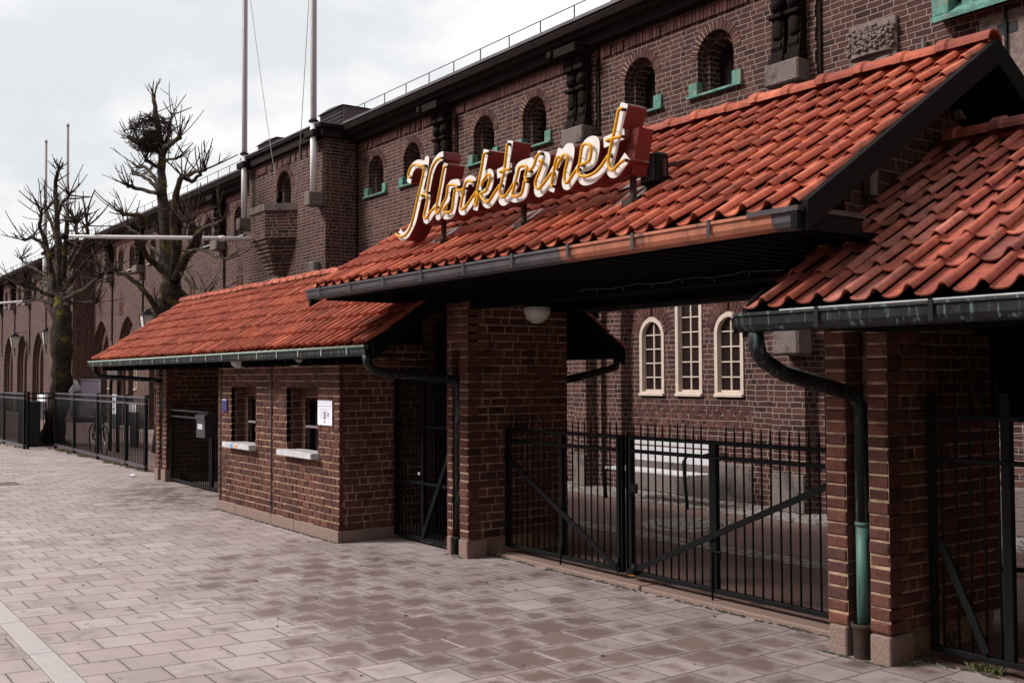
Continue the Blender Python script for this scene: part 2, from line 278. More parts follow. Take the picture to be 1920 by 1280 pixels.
# ------------------------------------------------------------------ mesh helpers
class MB:
    def __init__(s): s.v = []; s.f = []; s.mi = []; s.mats = []; s.cur = 0; s.sm = []
    def use(s, mat):
        if mat not in s.mats: s.mats.append(mat)
        s.cur = s.mats.index(mat); return s
    def add(s, vs, fs, smooth=False):
        o = len(s.v); s.v += [tuple(v) for v in vs]
        for f in fs: s.f.append([o + i for i in f]); s.mi.append(s.cur); s.sm.append(smooth)
        return s
    def box(s, x0, x1, y0, y1, z0, z1):
        return s.add([(x0, y0, z0), (x1, y0, z0), (x1, y1, z0), (x0, y1, z0), (x0, y0, z1), (x1, y0, z1), (x1, y1, z1), (x0, y1, z1)],
                     [(0, 3, 2, 1), (4, 5, 6, 7), (0, 1, 5, 4), (1, 2, 6, 5), (2, 3, 7, 6), (3, 0, 4, 7)])
    def bevbox(s, x0, x1, y0, y1, z0, z1, b=.008):
        bm = bmesh.new(); bmesh.ops.create_cube(bm, size=1)
        for v in bm.verts: v.co = Vector(((x0 + x1) / 2 + v.co.x * (x1 - x0), (y0 + y1) / 2 + v.co.y * (y1 - y0), (z0 + z1) / 2 + v.co.z * (z1 - z0)))
        bmesh.ops.bevel(bm, geom=bm.edges[:], offset=b, segments=1, affect='EDGES', profile=.5)
        bm.verts.index_update(); s.add([v.co for v in bm.verts], [[v.index for v in f.verts] for f in bm.faces]); bm.free(); return s
    def prism(s, poly, axis, a, b):
        """poly in the two other axes (cyclic order), extruded along axis from a to b"""
        def P(q, t):
            return {'x': (t, q[0], q[1]), 'y': (q[0], t, q[1]), 'z': (q[0], q[1], t)}[axis]
        n = len(poly); vs = [P(q, a) for q in poly] + [P(q, b) for q in poly]
        tri = tessellate_polygon([[Vector((q[0], q[1], 0)) for q in poly]])
        fs = [tuple(t) for t in tri] + [tuple(n + i for i in reversed(t)) for t in tri]
        fs += [(i, (i + 1) % n, n + (i + 1) % n, n + i) for i in range(n)]
        return s.add(vs, fs)
    def sheet(s, loops, fn):
        """flat polygon with holes; fn maps (a,b) to a point"""
        flat = [q for l in loops for q in l]
        tri = tessellate_polygon([[Vector((q[0], q[1], 0)) for q in l] for l in loops])
        return s.add([fn(*q) for q in flat], [tuple(t) for t in tri])
    def tube(s, pts, r, n=6, cap=True, smooth=True):
        pts = [Vector(p) for p in pts]; k = len(pts); rs = r if isinstance(r, (list, tuple)) else [r] * k
        vs = []; up = None
        for i, p in enumerate(pts):
            t = (pts[min(i + 1, k - 1)] - pts[max(i - 1, 0)]).normalized()
            if up is None: up = Vector((0, 0, 1)) if abs(t.z) < .9 else Vector((1, 0, 0))
            a = t.cross(up)
            if a.length < 1e-5: a = t.orthogonal()
            a.normalize(); b = a.cross(t).normalized(); up = b
            for j in range(n):
                th = 2 * math.pi * j / n; vs.append(p + (a * math.cos(th) + b * math.sin(th)) * rs[i])
        fs = [(i * n + j, i * n + (j + 1) % n, (i + 1) * n + (j + 1) % n, (i + 1) * n + j) for i in range(k - 1) for j in range(n)]
        if cap: fs += [tuple(reversed(range(n))), tuple((k - 1) * n + j for j in range(n))]
        return s.add(vs, fs, smooth)
    def rect_tube(s, p, q, w, h, ref=(0, 0, 1)):
        p = Vector(p); q = Vector(q); t = (q - p).normalized(); a = t.cross(Vector(ref))
        if a.length < 1e-4: a = t.cross(Vector((1, 0, 0)))
        a.normalize(); b = a.cross(t).normalized(); vs = []
        for c in (p, q):
            for sx, sy in ((-1, -1), (1, -1), (1, 1), (-1, 1)): vs.append(c + a * (sx * w / 2) + b * (sy * h / 2))
        return s.add(vs, [(3, 2, 1, 0), (4, 5, 6, 7), (0, 1, 5, 4), (1, 2, 6, 5), (2, 3, 7, 6), (3, 0, 4, 7)])
    def lathe(s, prof, c, n=20, smooth=True):
        vs = []; k = len(prof)
        for (r, z) in prof:
            for j in range(n):
                th = 2 * math.pi * j / n; vs.append((c[0] + r * math.cos(th), c[1] + r * math.sin(th), c[2] + z))
        fs = [(i * n + j, i * n + (j + 1) % n, (i + 1) * n + (j + 1) % n, (i + 1) * n + j) for i in range(k - 1) for j in range(n)]
        return s.add(vs, fs, smooth)
    def build(s, name, mat=None, parent=None, origin=None):
        """one mesh object; origin: world point of its own origin (else the parent's)"""
        po = Vector(parent['_o']) if parent is not None else Vector((0, 0, 0))
        og = Vector(origin) if origin is not None else po
        me = D.meshes.new(name); me.from_pydata([tuple(Vector(v) - og) for v in s.v], [], s.f)
        if mat: me.materials.append(M[mat])
        else:
            for k in s.mats: me.materials.append(M[k])
            me.polygons.foreach_set('material_index', s.mi)
        me.polygons.foreach_set('use_smooth', s.sm)
        bm = bmesh.new(); bm.from_mesh(me); bmesh.ops.recalc_face_normals(bm, faces=bm.faces[:]); bm.to_mesh(me); bm.free()
        me.update()
        o = D.objects.new(name, me); COL.objects.link(o)
        o.location = og - po if parent is not None else og
        if parent is not None: o.parent = parent
        o['_o'] = tuple(og); return o
def tag(o, label=None, cat=None, group=None, kind=None):
    for k, v in (('label', label), ('category', cat), ('group', group), ('kind', kind)):
        if v: o[k] = v
    return o
def thing(name, loc, label, cat, group=None):
    o = D.objects.new(name, None); COL.objects.link(o); o.location = loc; o['_o'] = tuple(loc); o.empty_display_size = .2
    return tag(o, label, cat, group)
def copy_tree(o, parent=None, delta=(0, 0, 0), label=None):
    c = o.copy(); COL.objects.link(c)
    if parent is not None: c.parent = parent
    c.location = o.location + Vector(delta); c['_o'] = tuple(Vector(o['_o']) + Vector(delta))
    if label: c['label'] = label
    for ch in [x for x in o.children]: copy_tree(ch, c)
    return c
def lerp(a, b, t): return a + (b - a) * t

# ------------------------------------------------------------------ brickwork out of real bricks
CH = .0778
def lay(br, mo, p0, u, n, length, z0, z1, holes=(), depth=.05, start=0, mdepth=.0095, core=None):
    """bricks along unit vector u from p0, face normal n (pointing out), courses between z0 and z1; holes = (u0,u1,za,zb)"""
    u = Vector(u); n = Vector(n); p0 = Vector(p0); up = Vector((0, 0, 1)); rng = random.Random(int(length * 1000) + start)
    rows = max(1, round((z1 - z0) / CH)); ch = (z1 - z0) / rows; J = .0150
    for r in range(rows):
        if length < .26:
            zz = z0 + r * ch; e = rng.uniform(-.004, .004); one_brick(br, p0, u, n, up, e * .5, length + rng.uniform(-.005, .002), zz + J / 2 + rng.uniform(-.003, .003), zz + ch - J / 2 + rng.uniform(-.003, .003), depth, rng.uniform(-.005, .005), rng); continue
        za = z0 + r * ch; x = -rng.choice((.0, .05, .1, .15)) - (.1 if r % 2 else 0); k = rng.randrange(3)
        while x < length:
            L = .098 if k % 3 == 2 else .2
            L *= rng.uniform(.94, 1.06); k += 1
            segs = [(max(0, x), min(length, x + L))]
            if length - segs[0][1] < .045: segs = [(segs[0][0], length)]; L = 99
            for (a, b, c, d) in holes:
                if za + ch * .5 > c and za + ch * .5 < d:
                    ns = []
                    for (s0, s1) in segs:
                        if s1 <= a or s0 >= b: ns.append((s0, s1))
                        else:
                            if s0 < a: ns.append((s0, a))
                            if s1 > b: ns.append((b, s1))
                    segs = ns
            for (s0, s1) in segs:
                if s1 - s0 < .02: continue
                e0 = J / 2 if s0 > .001 and not any(abs(s0 - h[1]) < .002 for h in holes) else 0
                e1 = J / 2 if s1 < length - .001 and not any(abs(s1 - h[0]) < .002 for h in holes) else 0
                one_brick(br, p0, u, n, up, s0 + e0, s1 - e1, za + J / 2 + rng.uniform(-.0015, .0015), za + ch - J / 2 + rng.uniform(-.0015, .0015), depth, rng.uniform(-.003, .003), rng)
            x += L
    # mortar bed just behind the faces, with the same holes
    loops = [[(0, z0), (length, z0), (length, z1), (0, z1)]]
    for (a, b, c, d) in holes: loops.append([(a, c), (b, c), (b, d), (a, d)])
    mo.sheet(loops, lambda s, z: p0 + u * s - n * mdepth + up * z)
def one_brick(br, p0, u, n, up, s0, s1, za, zb, depth, off, rng):
    c = rng.uniform(.004, .010)
    def P(s, d, z): return p0 + u * s + n * (off - d) + up * z
    j = lambda: rng.uniform(-.0035, .0035)
    f = [P(s0 + c + j(), 0, za + c + j()), P(s1 - c + j(), 0, za + c + j()), P(s1 - c + j(), 0, zb - c + j()), P(s0 + c + j(), 0, zb - c + j())]
    g = [P(s0, c, za), P(s1, c, za), P(s1, c, zb), P(s0, c, zb)]
    h = [P(s0, depth, za), P(s1, depth, za), P(s1, depth, zb), P(s0, depth, zb)]
    fs = [(0, 1, 2, 3)]
    for o in (0, 4):
        for i in range(4): fs.append((o + i, o + 4 + i, o + 4 + (i + 1) % 4, o + (i + 1) % 4))
    br.add(f + g + h, fs)

# ------------------------------------------------------------------ pantile roofs
TW = .172
def tile_profile(w):
    """flat wide pan, then a narrow roll whose outer edge laps over the next pan"""
    pts = [(w * a, h) for a, h in ((0, -.016), (.06, -.023), (.18, -.029), (.34, -.029), (.48, -.024), (.60, -.013), (.69, .001), (.75, .014), (.80, .0235), (.85, .0285), (.91, .0275), (.96, .022), (1.0, .011), (1.02, .004))]
    return pts
def pantiles(mb, x0, x1, ye, ze, ang, rows, sl, flip=1, seed=1, amp=1.):
    """tiles from the eave (ye, ze) up the slope; flip=-1 for the back slope"""
    rng = random.Random(seed); n = max(1, round((x1 - x0) / TW)); w = (x1 - x0) / n; pr = [(a, h * amp) for a, h in tile_profile(w)]
    ca, sa = math.cos(ang), math.sin(ang); th = .008
    def P(x, s, h): return (x, ye + flip * (s * ca - h * sa), ze + s * sa + h * ca)
    for r in range(rows):
        for i in range(n):
            xs = x0 + i * w + rng.uniform(-.006, .006); s0 = r * sl + rng.uniform(-.013, .011) - .02; s1 = (r + 1) * sl + .035
            hl = .032 + rng.uniform(-.003, .005); hh = .004; tw = rng.uniform(-.008, .008)
            vs = []; k = len(pr)
            for (a, h) in pr: vs.append(P(xs + a, s0, h + hl + tw * a / w))
            for (a, h) in pr: vs.append(P(xs + a, s1, h + hh))
            for (a, h) in pr: vs.append(P(xs + a, s0, h + hl - th + tw * a / w))
            for (a, h) in pr: vs.append(P(xs + a, s1, h + hh - th))
            fs = []
            for j in range(k - 1):
                fs += [(j, j + 1, k + j + 1, k + j), (j, 2 * k + j, 2 * k + j + 1, j + 1), (2 * k + j, 3 * k + j, 3 * k + j + 1, 2 * k + j + 1)]
            fs += [(0, k, 3 * k, 2 * k), (k - 1, 3 * k - 1, 4 * k - 1, 2 * k - 1)]
            mb.add(vs, fs)
def ridge_tiles(mb, x0, x1, y, z, rad=.085, L=.30, seed=2):
    rng = random.Random(seed); n = max(1, round((x1 - x0) / L)); L = (x1 - x0) / n
    for i in range(n):
        a = x0 + i * L; dz = rng.uniform(-.006, .006); dy = rng.uniform(-.006, .006); vs = []; K = 9
        for (xx, rr) in ((a - .03, rad * 1.16), (a + .035, rad * 1.16), (a + .05, rad * .98), (a + L + .01, rad * .92)):
            for rj in (rr, rr - .014):
                for j in range(K):
                    th = math.pi * (-.02 + 1.04 * j / (K - 1)); vs.append((xx, y + dy + math.cos(th) * rj, z + dz + math.sin(th) * rj * .86))
        fs = []
        for q in range(3):
            for lay_ in (0, 1):
                for j in range(K - 1):
                    o = q * 2 * K + lay_ * K + j; fs.append((o, o + 1, o + 2 * K + 1, o + 2 * K))
        for q in (0, 3):
            for j in range(K - 1): o = q * 2 * K + j; fs.append((o, o + 1, o + K + 1, o + K))
        mb.add(vs, fs)
ANG = R(34)
def gutter(mb_, x0, x1, y, z, w=.105, h=.1, lip=.012):
    """open trough along x; y is the outer face, z the top of the lip"""
    prof = [(y + .006, z), (y - .006, z + .004), (y - .008, z - .012), (y + .004, z - .016), (y + .004, z - h * .62), (y + .018, z - h * .9), (y + .04, z - h), (y + w - .03, z - h), (y + w, z - h * .8), (y + w, z + .01),
            (y + w - .005, z + .01), (y + w - .006, z - h * .76), (y + w - .034, z - h + .006), (y + .042, z - h + .006), (y + .022, z - h * .86), (y + .010, z - h * .6), (y + .010, z - .005)]
    mb_.prism(prof, 'x', x0, x1)

# =================================================================== THE SETTING
def flat(name, mat, x0, x1, y0, y1, z, loops=None):
    mb = MB(); mb.add([(x0, y0, z), (x1, y0, z), (x1, y1, z), (x0, y1, z)], [(0, 1, 2, 3)])
    return tag(mb.build(name, mat, None), kind='structure')
flat('ground', 'yard', -400, 300, -300, 400, -.03)
flat('pavement', 'paving', -120, 40, 1.482, 5.66, 0.)
flat('street_pavement', 'paving', -120, 40, -1.6, 1.330, 0.)
flat('road', 'asphalt', -400, 300, -12, -1.6, -.01)
rng = random.Random(3)
ks = MB(); x = -60.
while x < 20: ks.bevbox(x + .003, x + .997, 1.335, 1.478, -.1, .003 + rng.uniform(0, .002), .004); x += 1.
tag(ks.build('kerb_strip', 'kerbstone'), kind='structure')
tag(MB().box(-60, 20, 1.325, 1.486, -.1, -.004).build('kerb_bed', 'moss'), kind='structure')
flat('yard_ground', 'yard', -120, 40, 5.66, 9.75, -.004)
flat('cobble_strip', 'cobble', -120, 40, 9.75, 11.2, -.002)
flat('yard_sett_band', 'cobble', -9.6, -5.4, 7.55, 7.85, .0)
kb = MB()
kb.bevbox(-8.2, -6.2, 5.66, 5.90, -.1, .035, .012); kb.bevbox(-6.19, -4.17, 5.665, 5.90, -.1, .033, .012)
tag(kb.build('gate_kerb', 'granite'), kind='structure')

# =================================================================== THE STADIUM
YW, ZT = 10.4, 6.86
st = thing('stadium_building', (-14, 10.4, 0), 'long dark brown brick stadium with arched openings and wooden brackets behind the tiled entrance', 'building')
TX0, TX1, TY = -24.7, -20.36, 9.65           # the flag tower
T2X0, T2X1 = -47.4, -43.1                      # the second tower, far left
WIN = [-19.48, -17.97, -15.40, -13.88, -11.28, -9.77]
LEFTWIN = []
for s in (-28.45, -32.35, -36.25, -40.15): LEFTWIN += [s + 1.05, s + 2.5]
for s in (-51.5, -55.2, -59., -62.6): LEFTWIN += [s + 1.05, s + 2.45]
ZS, ZSPR, RO = 5.6, 6.07, .33                  # sill, springing, outer opening radius
def arch_loop(cx, r, zs, zspr, k=14):
    return [(cx - r, zs), (cx + r, zs)] + [(cx + r * math.cos(math.pi * i / k), zspr + r * math.sin(math.pi * i / k)) for i in range(k + 1)]
def point_loop(cx, hw, z0, zspr, apex, k=8):
    """two-centred pointed arch"""
    h = apex - zspr; rad = (hw * hw + h * h) / (2 * hw); pts = [(cx - hw, z0), (cx + hw, z0)]
    a1 = math.atan2(h, rad - hw)
    for i in range(k + 1): a = a1 * i / k; pts.append((cx + hw - rad + rad * math.cos(a), zspr + rad * math.sin(a)))
    for i in range(k - 1, -1, -1): a = a1 * i / k; pts.append((cx - hw + rad - rad * math.cos(a), zspr + rad * math.sin(a)))
    return pts
BAYS = [-18.45, -14.72, -10.72, -6.5] + [-26.6, -30.4, -34.3, -38.2, -41.8] + [-49.5, -53.3, -57.1, -60.8, -64.6]
def bay_loops(cx, near):
    hw = 1.85 if near else 1.25
    return [point_loop(cx, hw, 0., 2.5 if near else 2.35, 4.2 if near else 3.95), point_loop(cx, hw - .17, 0., 2.5 if near else 2.35, 4.05 if near else 3.8), point_loop(cx, hw - .55, 0., 2.45 if near else 2.3, 3.75 if near else 3.5)]
def wall_run(mb, x0, x1, y, wins, bays, z1=ZT):
    outer = [(x0, 0)]
    for (cx, near) in sorted(bays):
        l = bay_loops(cx, near)[0]                # the bay reaches the ground: walk round it as part of the outline
        outer.append(l[0]); outer += [q for q in reversed(l[2:])]; outer.append(l[1])
        if outer[-2] == outer[-1]: outer.pop()
    outer += [(x1, 0), (x1, z1), (x0, z1)]
    clean = []
    for q in outer:
        if not clean or (abs(q[0] - clean[-1][0]) + abs(q[1] - clean[-1][1])) > 1e-5: clean.append(q)
    mb.sheet([clean] + [arch_loop(c, RO, ZS, ZSPR) for c in wins if x0 < c < x1], lambda a, z: (a, y, z))
def reveal(mb, loop, y0, y1, closed=False):
    k = len(loop); vs = [(q[0], y0, q[1]) for q in loop] + [(q[0], y1, q[1]) for q in loop]
    mb.add(vs, [(i, (i + 1) % k, k + (i + 1) % k, k + i) for i in range(k if closed else k) if closed or i != 0])
wl = MB().use('brick_far')
nearb = [(b, True) for b in BAYS[:4]]
wall_run(wl, TX1, 6., YW, WIN, nearb)
wall_run(wl, T2X1, TX0, YW, LEFTWIN, [(b, False) for b in BAYS[4:9]])
wall_run(wl, -160., T2X0, YW, LEFTWIN, [(b, False) for b in BAYS[9:]])
for (b, near) in nearb + [(b, False) for b in BAYS[4:]]:
    l0, l1, l2 = bay_loops(b, near); ys = (YW, YW + .16, YW + .24, YW + .40)
    for l, l_in, ya, yb in ((l0, l1, ys[0], ys[1]), (l1, l2, ys[1], ys[2])):
        reveal(wl, l, ya, yb)
        k = len(l); vs = [(q[0], yb, q[1]) for q in l] + [(q[0], yb, q[1]) for q in l_in]
        wl.add(vs, [(i, (i + 1) % k, k + (i + 1) % k, k + i) for i in range(1, k)])
    reveal(wl, l2, ys[2], ys[3])
    wins = [(b - .77, .265, 1.42, 2.30, 2.59), (b, .265, 1.42, 2.75, 3.06), (b + .77, .265, 1.42, 2.30, 2.59)] if near else [(b - .32, .17, 1.3, 2.15, 2.4), (b + .32, .17, 1.3, 2.15, 2.4)]
    wl.sheet([l2[:]] + [point_loop(*w) for w in wins], lambda a, z: (a, ys[3], z))
    for w in wins: reveal(wl, point_loop(*w), ys[3], ys[3] + .12, True)
# the towers: front, returns
for (x0, x1) in ((TX0, TX1), (T2X0, T2X1)):
    cx = (x0 + x1) / 2 - .05
    wl.sheet([[(x0, 0), (x1, 0), (x1, ZT), (x0, ZT)], arch_loop(cx, .42, 5.55, 6.08)], lambda a, z: (a, TY, z))
    for xx in (x0, x1): wl.add([(xx, TY, 0), (xx, YW, 0), (xx, YW, ZT), (xx, TY, ZT)], [(0, 1, 2, 3)])
    reveal(wl, arch_loop(cx, .42, 5.55, 6.08), TY, TY + .32, True)
wl.add([(-160, YW + 9, 0), (6, YW + 9, 0), (6, YW + 9, ZT), (-160, YW + 9, ZT)], [(0, 1, 2, 3)])
wl.add([(6, YW, 0), (6, YW + 9, 0), (6, YW + 9, ZT), (6, YW, ZT)], [(0, 1, 2, 3)])
# shallow quoined shafts beside the brackets
SLOTS = [-8.06, -12.22, -16.30, -28.45, -32.35, -36.25, -40.15, -51.5, -55.2, -59., -62.6]
for s in SLOTS:
    z = 3.2
    while z < ZT - .15:
        wl.box(s - .30, s - (.0 if int(z / .144) % 2 else .02), YW - .05, YW - .001, z, z + .070 if True else z); z += .072
wl.build('brick_wall', None, st)
for s in [TX1 + .03] + SLOTS: sl = MB(); sl.box(s + .0, s + .05, YW - .03, YW - .0025, 2.9, ZT - .02); sl.build('rainwater_groove', 'old_wood', st)
# granite base course
def course(*v):
    pl = MB(); pl.bevbox(*v, .01); pl.build('base_course', 'granite_grey', st)
for (b, near) in nearb:
    hw = 1.85; course(b - hw + .56, b + hw - .56, YW + .30, YW + .395, 0, .5)
for (a, c) in ((-20.34, -18.45 - 1.86), (-18.45 + 1.86, -14.72 - 1.86), (-14.72 + 1.86, -10.72 - 1.86), (-10.72 + 1.86, -6.5 - 1.86), (-6.5 + 1.86, 5.9)):
    if c > a: course(a, c, YW - .035, YW - .002, 0, .48)
# soldier course of brick dentils below the eaves
dn = MB().use('voussoir'); x = TX1 + .12; rng = random.Random(5)
while x < 1.:
    if rng.random() > .12: dn.box(x, x + .058, YW - .030 - rng.uniform(0, .008), YW - .001, 6.60, 6.76)
    x += .072
x = -64.
while x < TX0 - .1:
    dn.box(x, x + .09, YW - .03, YW - .001, 6.60, 6.76); x += .13
x = TX0 + .1
while x < TX1 - .08:
    dn.box(x, x + .062, TY - .030, TY - .001, 6.62, 6.78); x += .30 if rng.random() > .6 else .072
dn.use('brick_far'); dn.box(TX1 + .10, 1.05, YW - .006, YW - .0015, 6.595, 6.765); dn.box(-64., TX0 - .05, YW - .006, YW - .0015, 6.595, 6.765); dn.box(TX0 + .08, TX1 - .06, TY - .006, TY - .0015, 6.615, 6.785)
dn.build('soldier_course', None, st)
# eaves
def eave(mb, x0, x1, y):
    mb.prism([(y - .002, 6.80), (y - .16, 6.82), (y - .18, 6.93), (y - .30, 6.95), (y - .32, 7.00), (y - .40, 7.02), (y - .43, 7.10), (y - .43, 7.15), (y + .6, 7.28), (y + .6, 6.9)], 'x', x0, x1)
ev = MB()
eave(ev, TX1 + .001, 6.5, YW); eave(ev, T2X1 + .001, TX0 - .001, YW); eave(ev, -160, T2X0 - .001, YW)
for (x0, x1) in ((TX0, TX1), (T2X0, T2X1)):
        ev.box(x0 - .05, x1 + .10, TY - .12, YW + .9, 6.87, 7.06); ev.box(x0 - .09, x1 + .16, TY - .19, YW + .9, 7.062, 7.12)
ev.build('eaves', 'eave_wood', st)
rf = MB()
rf.add([(-160, YW - .45, 7.165), (6.5, YW - .45, 7.165), (6.5, YW + 9, 7.9), (-160, YW + 9, 7.9), (-160, YW - .45, 7.155), (6.5, YW - .45, 7.155)], [(0, 1, 2, 3), (4, 5, 1, 0)])
rf.box(-160, 6.5, YW - .455, YW - .435, 7.14, 7.19)
for (x0, x1) in ((TX0, TX1), (T2X0, T2X1)): rf.box(x0 - .11, x1 + .18, TY - .21, YW + .9, 7.122, 7.15)
rf.build('metal_roof', 'roof_metal', st)
rl = MB(); x = -75.
while x < 4.:
    if not (TX0 - .2 < x < TX1 + .2): rl.box(x - .007, x + .007, YW - .36, YW - .346, 7.17, 7.44)
    x += .87
for z in (7.435,): rl.tube([(-75, YW - .353, z), (TX0 - .4, YW - .353, z)], .008, 5); rl.tube([(TX1 + .4, YW - .353, z), (4, YW - .353, z)], .008, 5)
rl.build('roof_railing', 'iron', st)
for (pa, pb_, pt_, y) in ((600, 645, 205, 10.0), (484, 521, 264, 10.6)):
    x, x1_ = onY(pa, 220, y).x, onY(pb_, 220, y).x; zt = onY((pa + pb_) / 2, pt_, y).z - .03; dx = x1_ - x; dd = dx * .55; z0 = zt - .46
    v = MB().use('vent_red'); v.box(x, x + dx, y, y + dd, z0, zt); v.use('iron')
    for k in range(4): v.box(x + .06, x + dx - .06, y - .012, y - .001, z0 + .10 + k * .09, z0 + .15 + k * .09)
    v.use('roof_metal'); v.prism([(x - .05, zt + .001), (x + dx + .05, zt + .001), (x + dx * .6, zt + .04), (x + dx * .4, zt + .04)], 'y', y - .05, y + dd + .05)
    v.build('roof_vent', None, st)

# arched windows of the upper storey
def ring(mb, cx, y0, y1, r0, r1, zspr, n, gap=.021, seed=0, y_out=None):
    rg = random.Random(seed)
    for i in range(n):
        a0 = math.pi * i / n + gap / (2 * r1); a1 = math.pi * (i + 1) / n - gap / (2 * r1); d = rg.uniform(-.004, .004); vs = []
        for yy in (y0 + d, y1):
            for r in (r0, r1):
                for a in (a0, a1): vs.append((cx + r * math.cos(a), yy, zspr + r * math.sin(a)))
        mb.add(vs, [(0, 1, 3, 2), (4, 6, 7, 5), (0, 4, 5, 1), (2, 3, 7, 6), (0, 2, 6, 4), (1, 5, 7, 3)])
def arched_window(cx, y, ro, zs, zspr, parent, sillmat, cheeks=True, rings=True, wide=None):
    og = (cx, y, zs); t1, t2 = .128 * ro / .33, .105 * ro / .33; ri = ro - t2; ya = y + .13; yb = y + .34
    sh = MB().use('shutter'); sh.sheet([arch_loop(cx, ri, zs, zspr)], lambda a, z: (a, yb, z))
    for k in range(4): sh.box(cx - ri + .01 + k * ri / 2, cx - ri + ri / 2 - .005 + k * ri / 2, yb - .012, yb - .001, zs, zspr + ri * .5)
    w = sh.build('arched_window', None, parent, og)
    br = MB().use('mortar_far')
    ln = arch_loop(cx, ro, zs, zspr); li = arch_loop(cx, ri, zs, zspr); k = len(ln)
    br.use('brick_far'); reveal(br, ln, y, ya)
    br.add([(q[0], ya, q[1]) for q in ln] + [(q[0], ya, q[1]) for q in li], [(i, (i + 1) % k, k + (i + 1) % k, k + i) for i in range(1, k)])
    reveal(br, li, ya, yb)
    br.use('mortar_far')
    K = 18; vs = []
    for r in (ro + .001, ro + t1):
        for i in range(K + 1): a = math.pi * i / K; vs.append((cx + r * math.cos(a), y - .003, zspr + r * math.sin(a)))
    br.add(vs, [(i, i + 1, K + 2 + i, K + 1 + i) for i in range(K)])
    br.use('voussoir'); ring(br, cx, y - .012, y + .10, ro, ro + t1, zspr, 19, seed=int(cx * 7)); ring(br, cx, ya - .012, ya + .1, ri, ro - .004, zspr, 15, seed=int(cx * 5))
    br.build('brick_arch', None, w)
    si = MB(); hw = (wide or .50)
    si.prism([(y - .07, zs - .075), (y - .07, zs - .035), (yb - .002, zs + .09), (yb - .002, zs + .0), (y + .004, zs - .05)], 'x', cx - hw, cx + hw) if False else si.prism([(y - .07, zs - .06), (y - .07, zs - .03), (y - .001, zs - .005), (y - .001, zs - .06)], 'x', cx - hw, cx + hw)
    si.prism([(y, zs - .003), (yb - .003, zs + .085), (yb - .003, zs - .003)], 'x', cx - ro + .004, cx + ro - .004)
    if cheeks:
        for sx in (-1, 1):
            xa, xb = sorted((cx + sx * (ro - .012), cx + sx * (hw - .02))); si.bevbox(xa, xb, y - .035, y + .09, zs - .03, zs + .155, .006)
    si.build('copper_sill' if sillmat == 'verdigris' else 'metal_sill', sillmat, w)
    return w
proto = None
for cx in WIN: arched_window(cx, YW, RO, ZS, ZSPR, st, 'verdigris')
for cx in LEFTWIN:
    if proto is None: proto = arched_window(cx, YW, RO, ZS, ZSPR, st, 'zinc', False); pcx = cx
    else: copy_tree(proto, st, (cx - pcx, 0, 0))
for (x0, x1) in ((TX0, TX1), (T2X0, T2X1)): arched_window((x0 + x1) / 2 - .05, TY, .42, 5.55, 6.08, st, 'zinc', False)
# the broad opening at the right with its green copper sill
bw = MB(); bw.box(-6.2, -4.2, YW - .055, YW - .03, ZS + .13, 6.7); b0 = bw.build('wide_window', 'shutter', st, (-5.2, YW, ZS))
sw = MB().use('verdigris'); sw.prism([(YW - .22, ZS - .10), (YW - .22, ZS - .05), (YW - .002, ZS + .12), (YW - .002, ZS - .02)], 'x', -6.42, -3.9); sw.bevbox(-6.42, -6.22, YW - .2, YW - .003, ZS - .03, ZS + .32, .008); sw.bevbox(-6.12, -5.95, YW - .12, YW - .062, ZS + .0, ZS + .28, .008)
sw.build('copper_sill', None, b0)
# stone cross slab below it, iron bar, pipe
cs = MB().use('sandstone'); cs.bevbox(-5.98, -5.35, YW - .03, YW - .002, 4.4, 5.46, .008); cs.use('rubber'); cs.box(-5.78, -5.56, YW - .034, YW - .031, 5.22, 5.34); cs.use('iron'); cs.box(-5.69, -5.665, YW - .06, YW - .035, 4.4, 5.5)
cs.build('stone_slab', None, st)
pp = MB(); pp.tube([(-6.62, YW - .05, 4.4), (-6.62, YW - .05, 5.42)], .022, 8); pp.box(-6.68, -6.56, YW - .06, YW - .002, 5.12, 5.15); pp.build('vent_pipe', 'roof_metal', st)
# carved coat of arms: plain twin shields below a ring of leaves
ca = MB().use('sandstone'); X0, X1 = -7.60, -6.96
ca.bevbox(X0, X1, YW - .05, YW - .002, 4.5, 5.80, .012); ca.bevbox(X0 + .06, X0 + .33, YW - .085, YW - .05, 4.6, 5.36, .02); ca.bevbox(X0 + .37, X1 - .06, YW - .085, YW - .05, 4.6, 5.36, .02)
rg = random.Random(11)
for i in range(230):
    t = rg.random(); a = lerp(X0 + .0, X1 - .02, t); bow = math.sin(math.pi * t) * .09; r = rg.uniform(.012, .030); z = rg.uniform(5.45, 5.72)
    ca.lathe([(0, -r), (r * .8, -r * .5), (r, 0), (r * .7, r * .6), (0, r)], (a, YW - .07 - bow, z), 6)
ca.prism([(X0, YW - .04), (X1, YW - .04), (X1 - .1, YW - .12), (X0 + .32, YW - .15), (X0 + .1, YW - .12)], 'z', 5.40, 5.46)
for i in range(46):
    sx = X0 + (.08 if i % 2 else .40) + rg.random() * .22; z = rg.uniform(4.75, 5.32); r = rg.uniform(.014, .03)
    ca.lathe([(0, -r), (r, 0), (0, r)], (sx, YW - .088, z), 5)
ca.build('carved_crest', None, st)
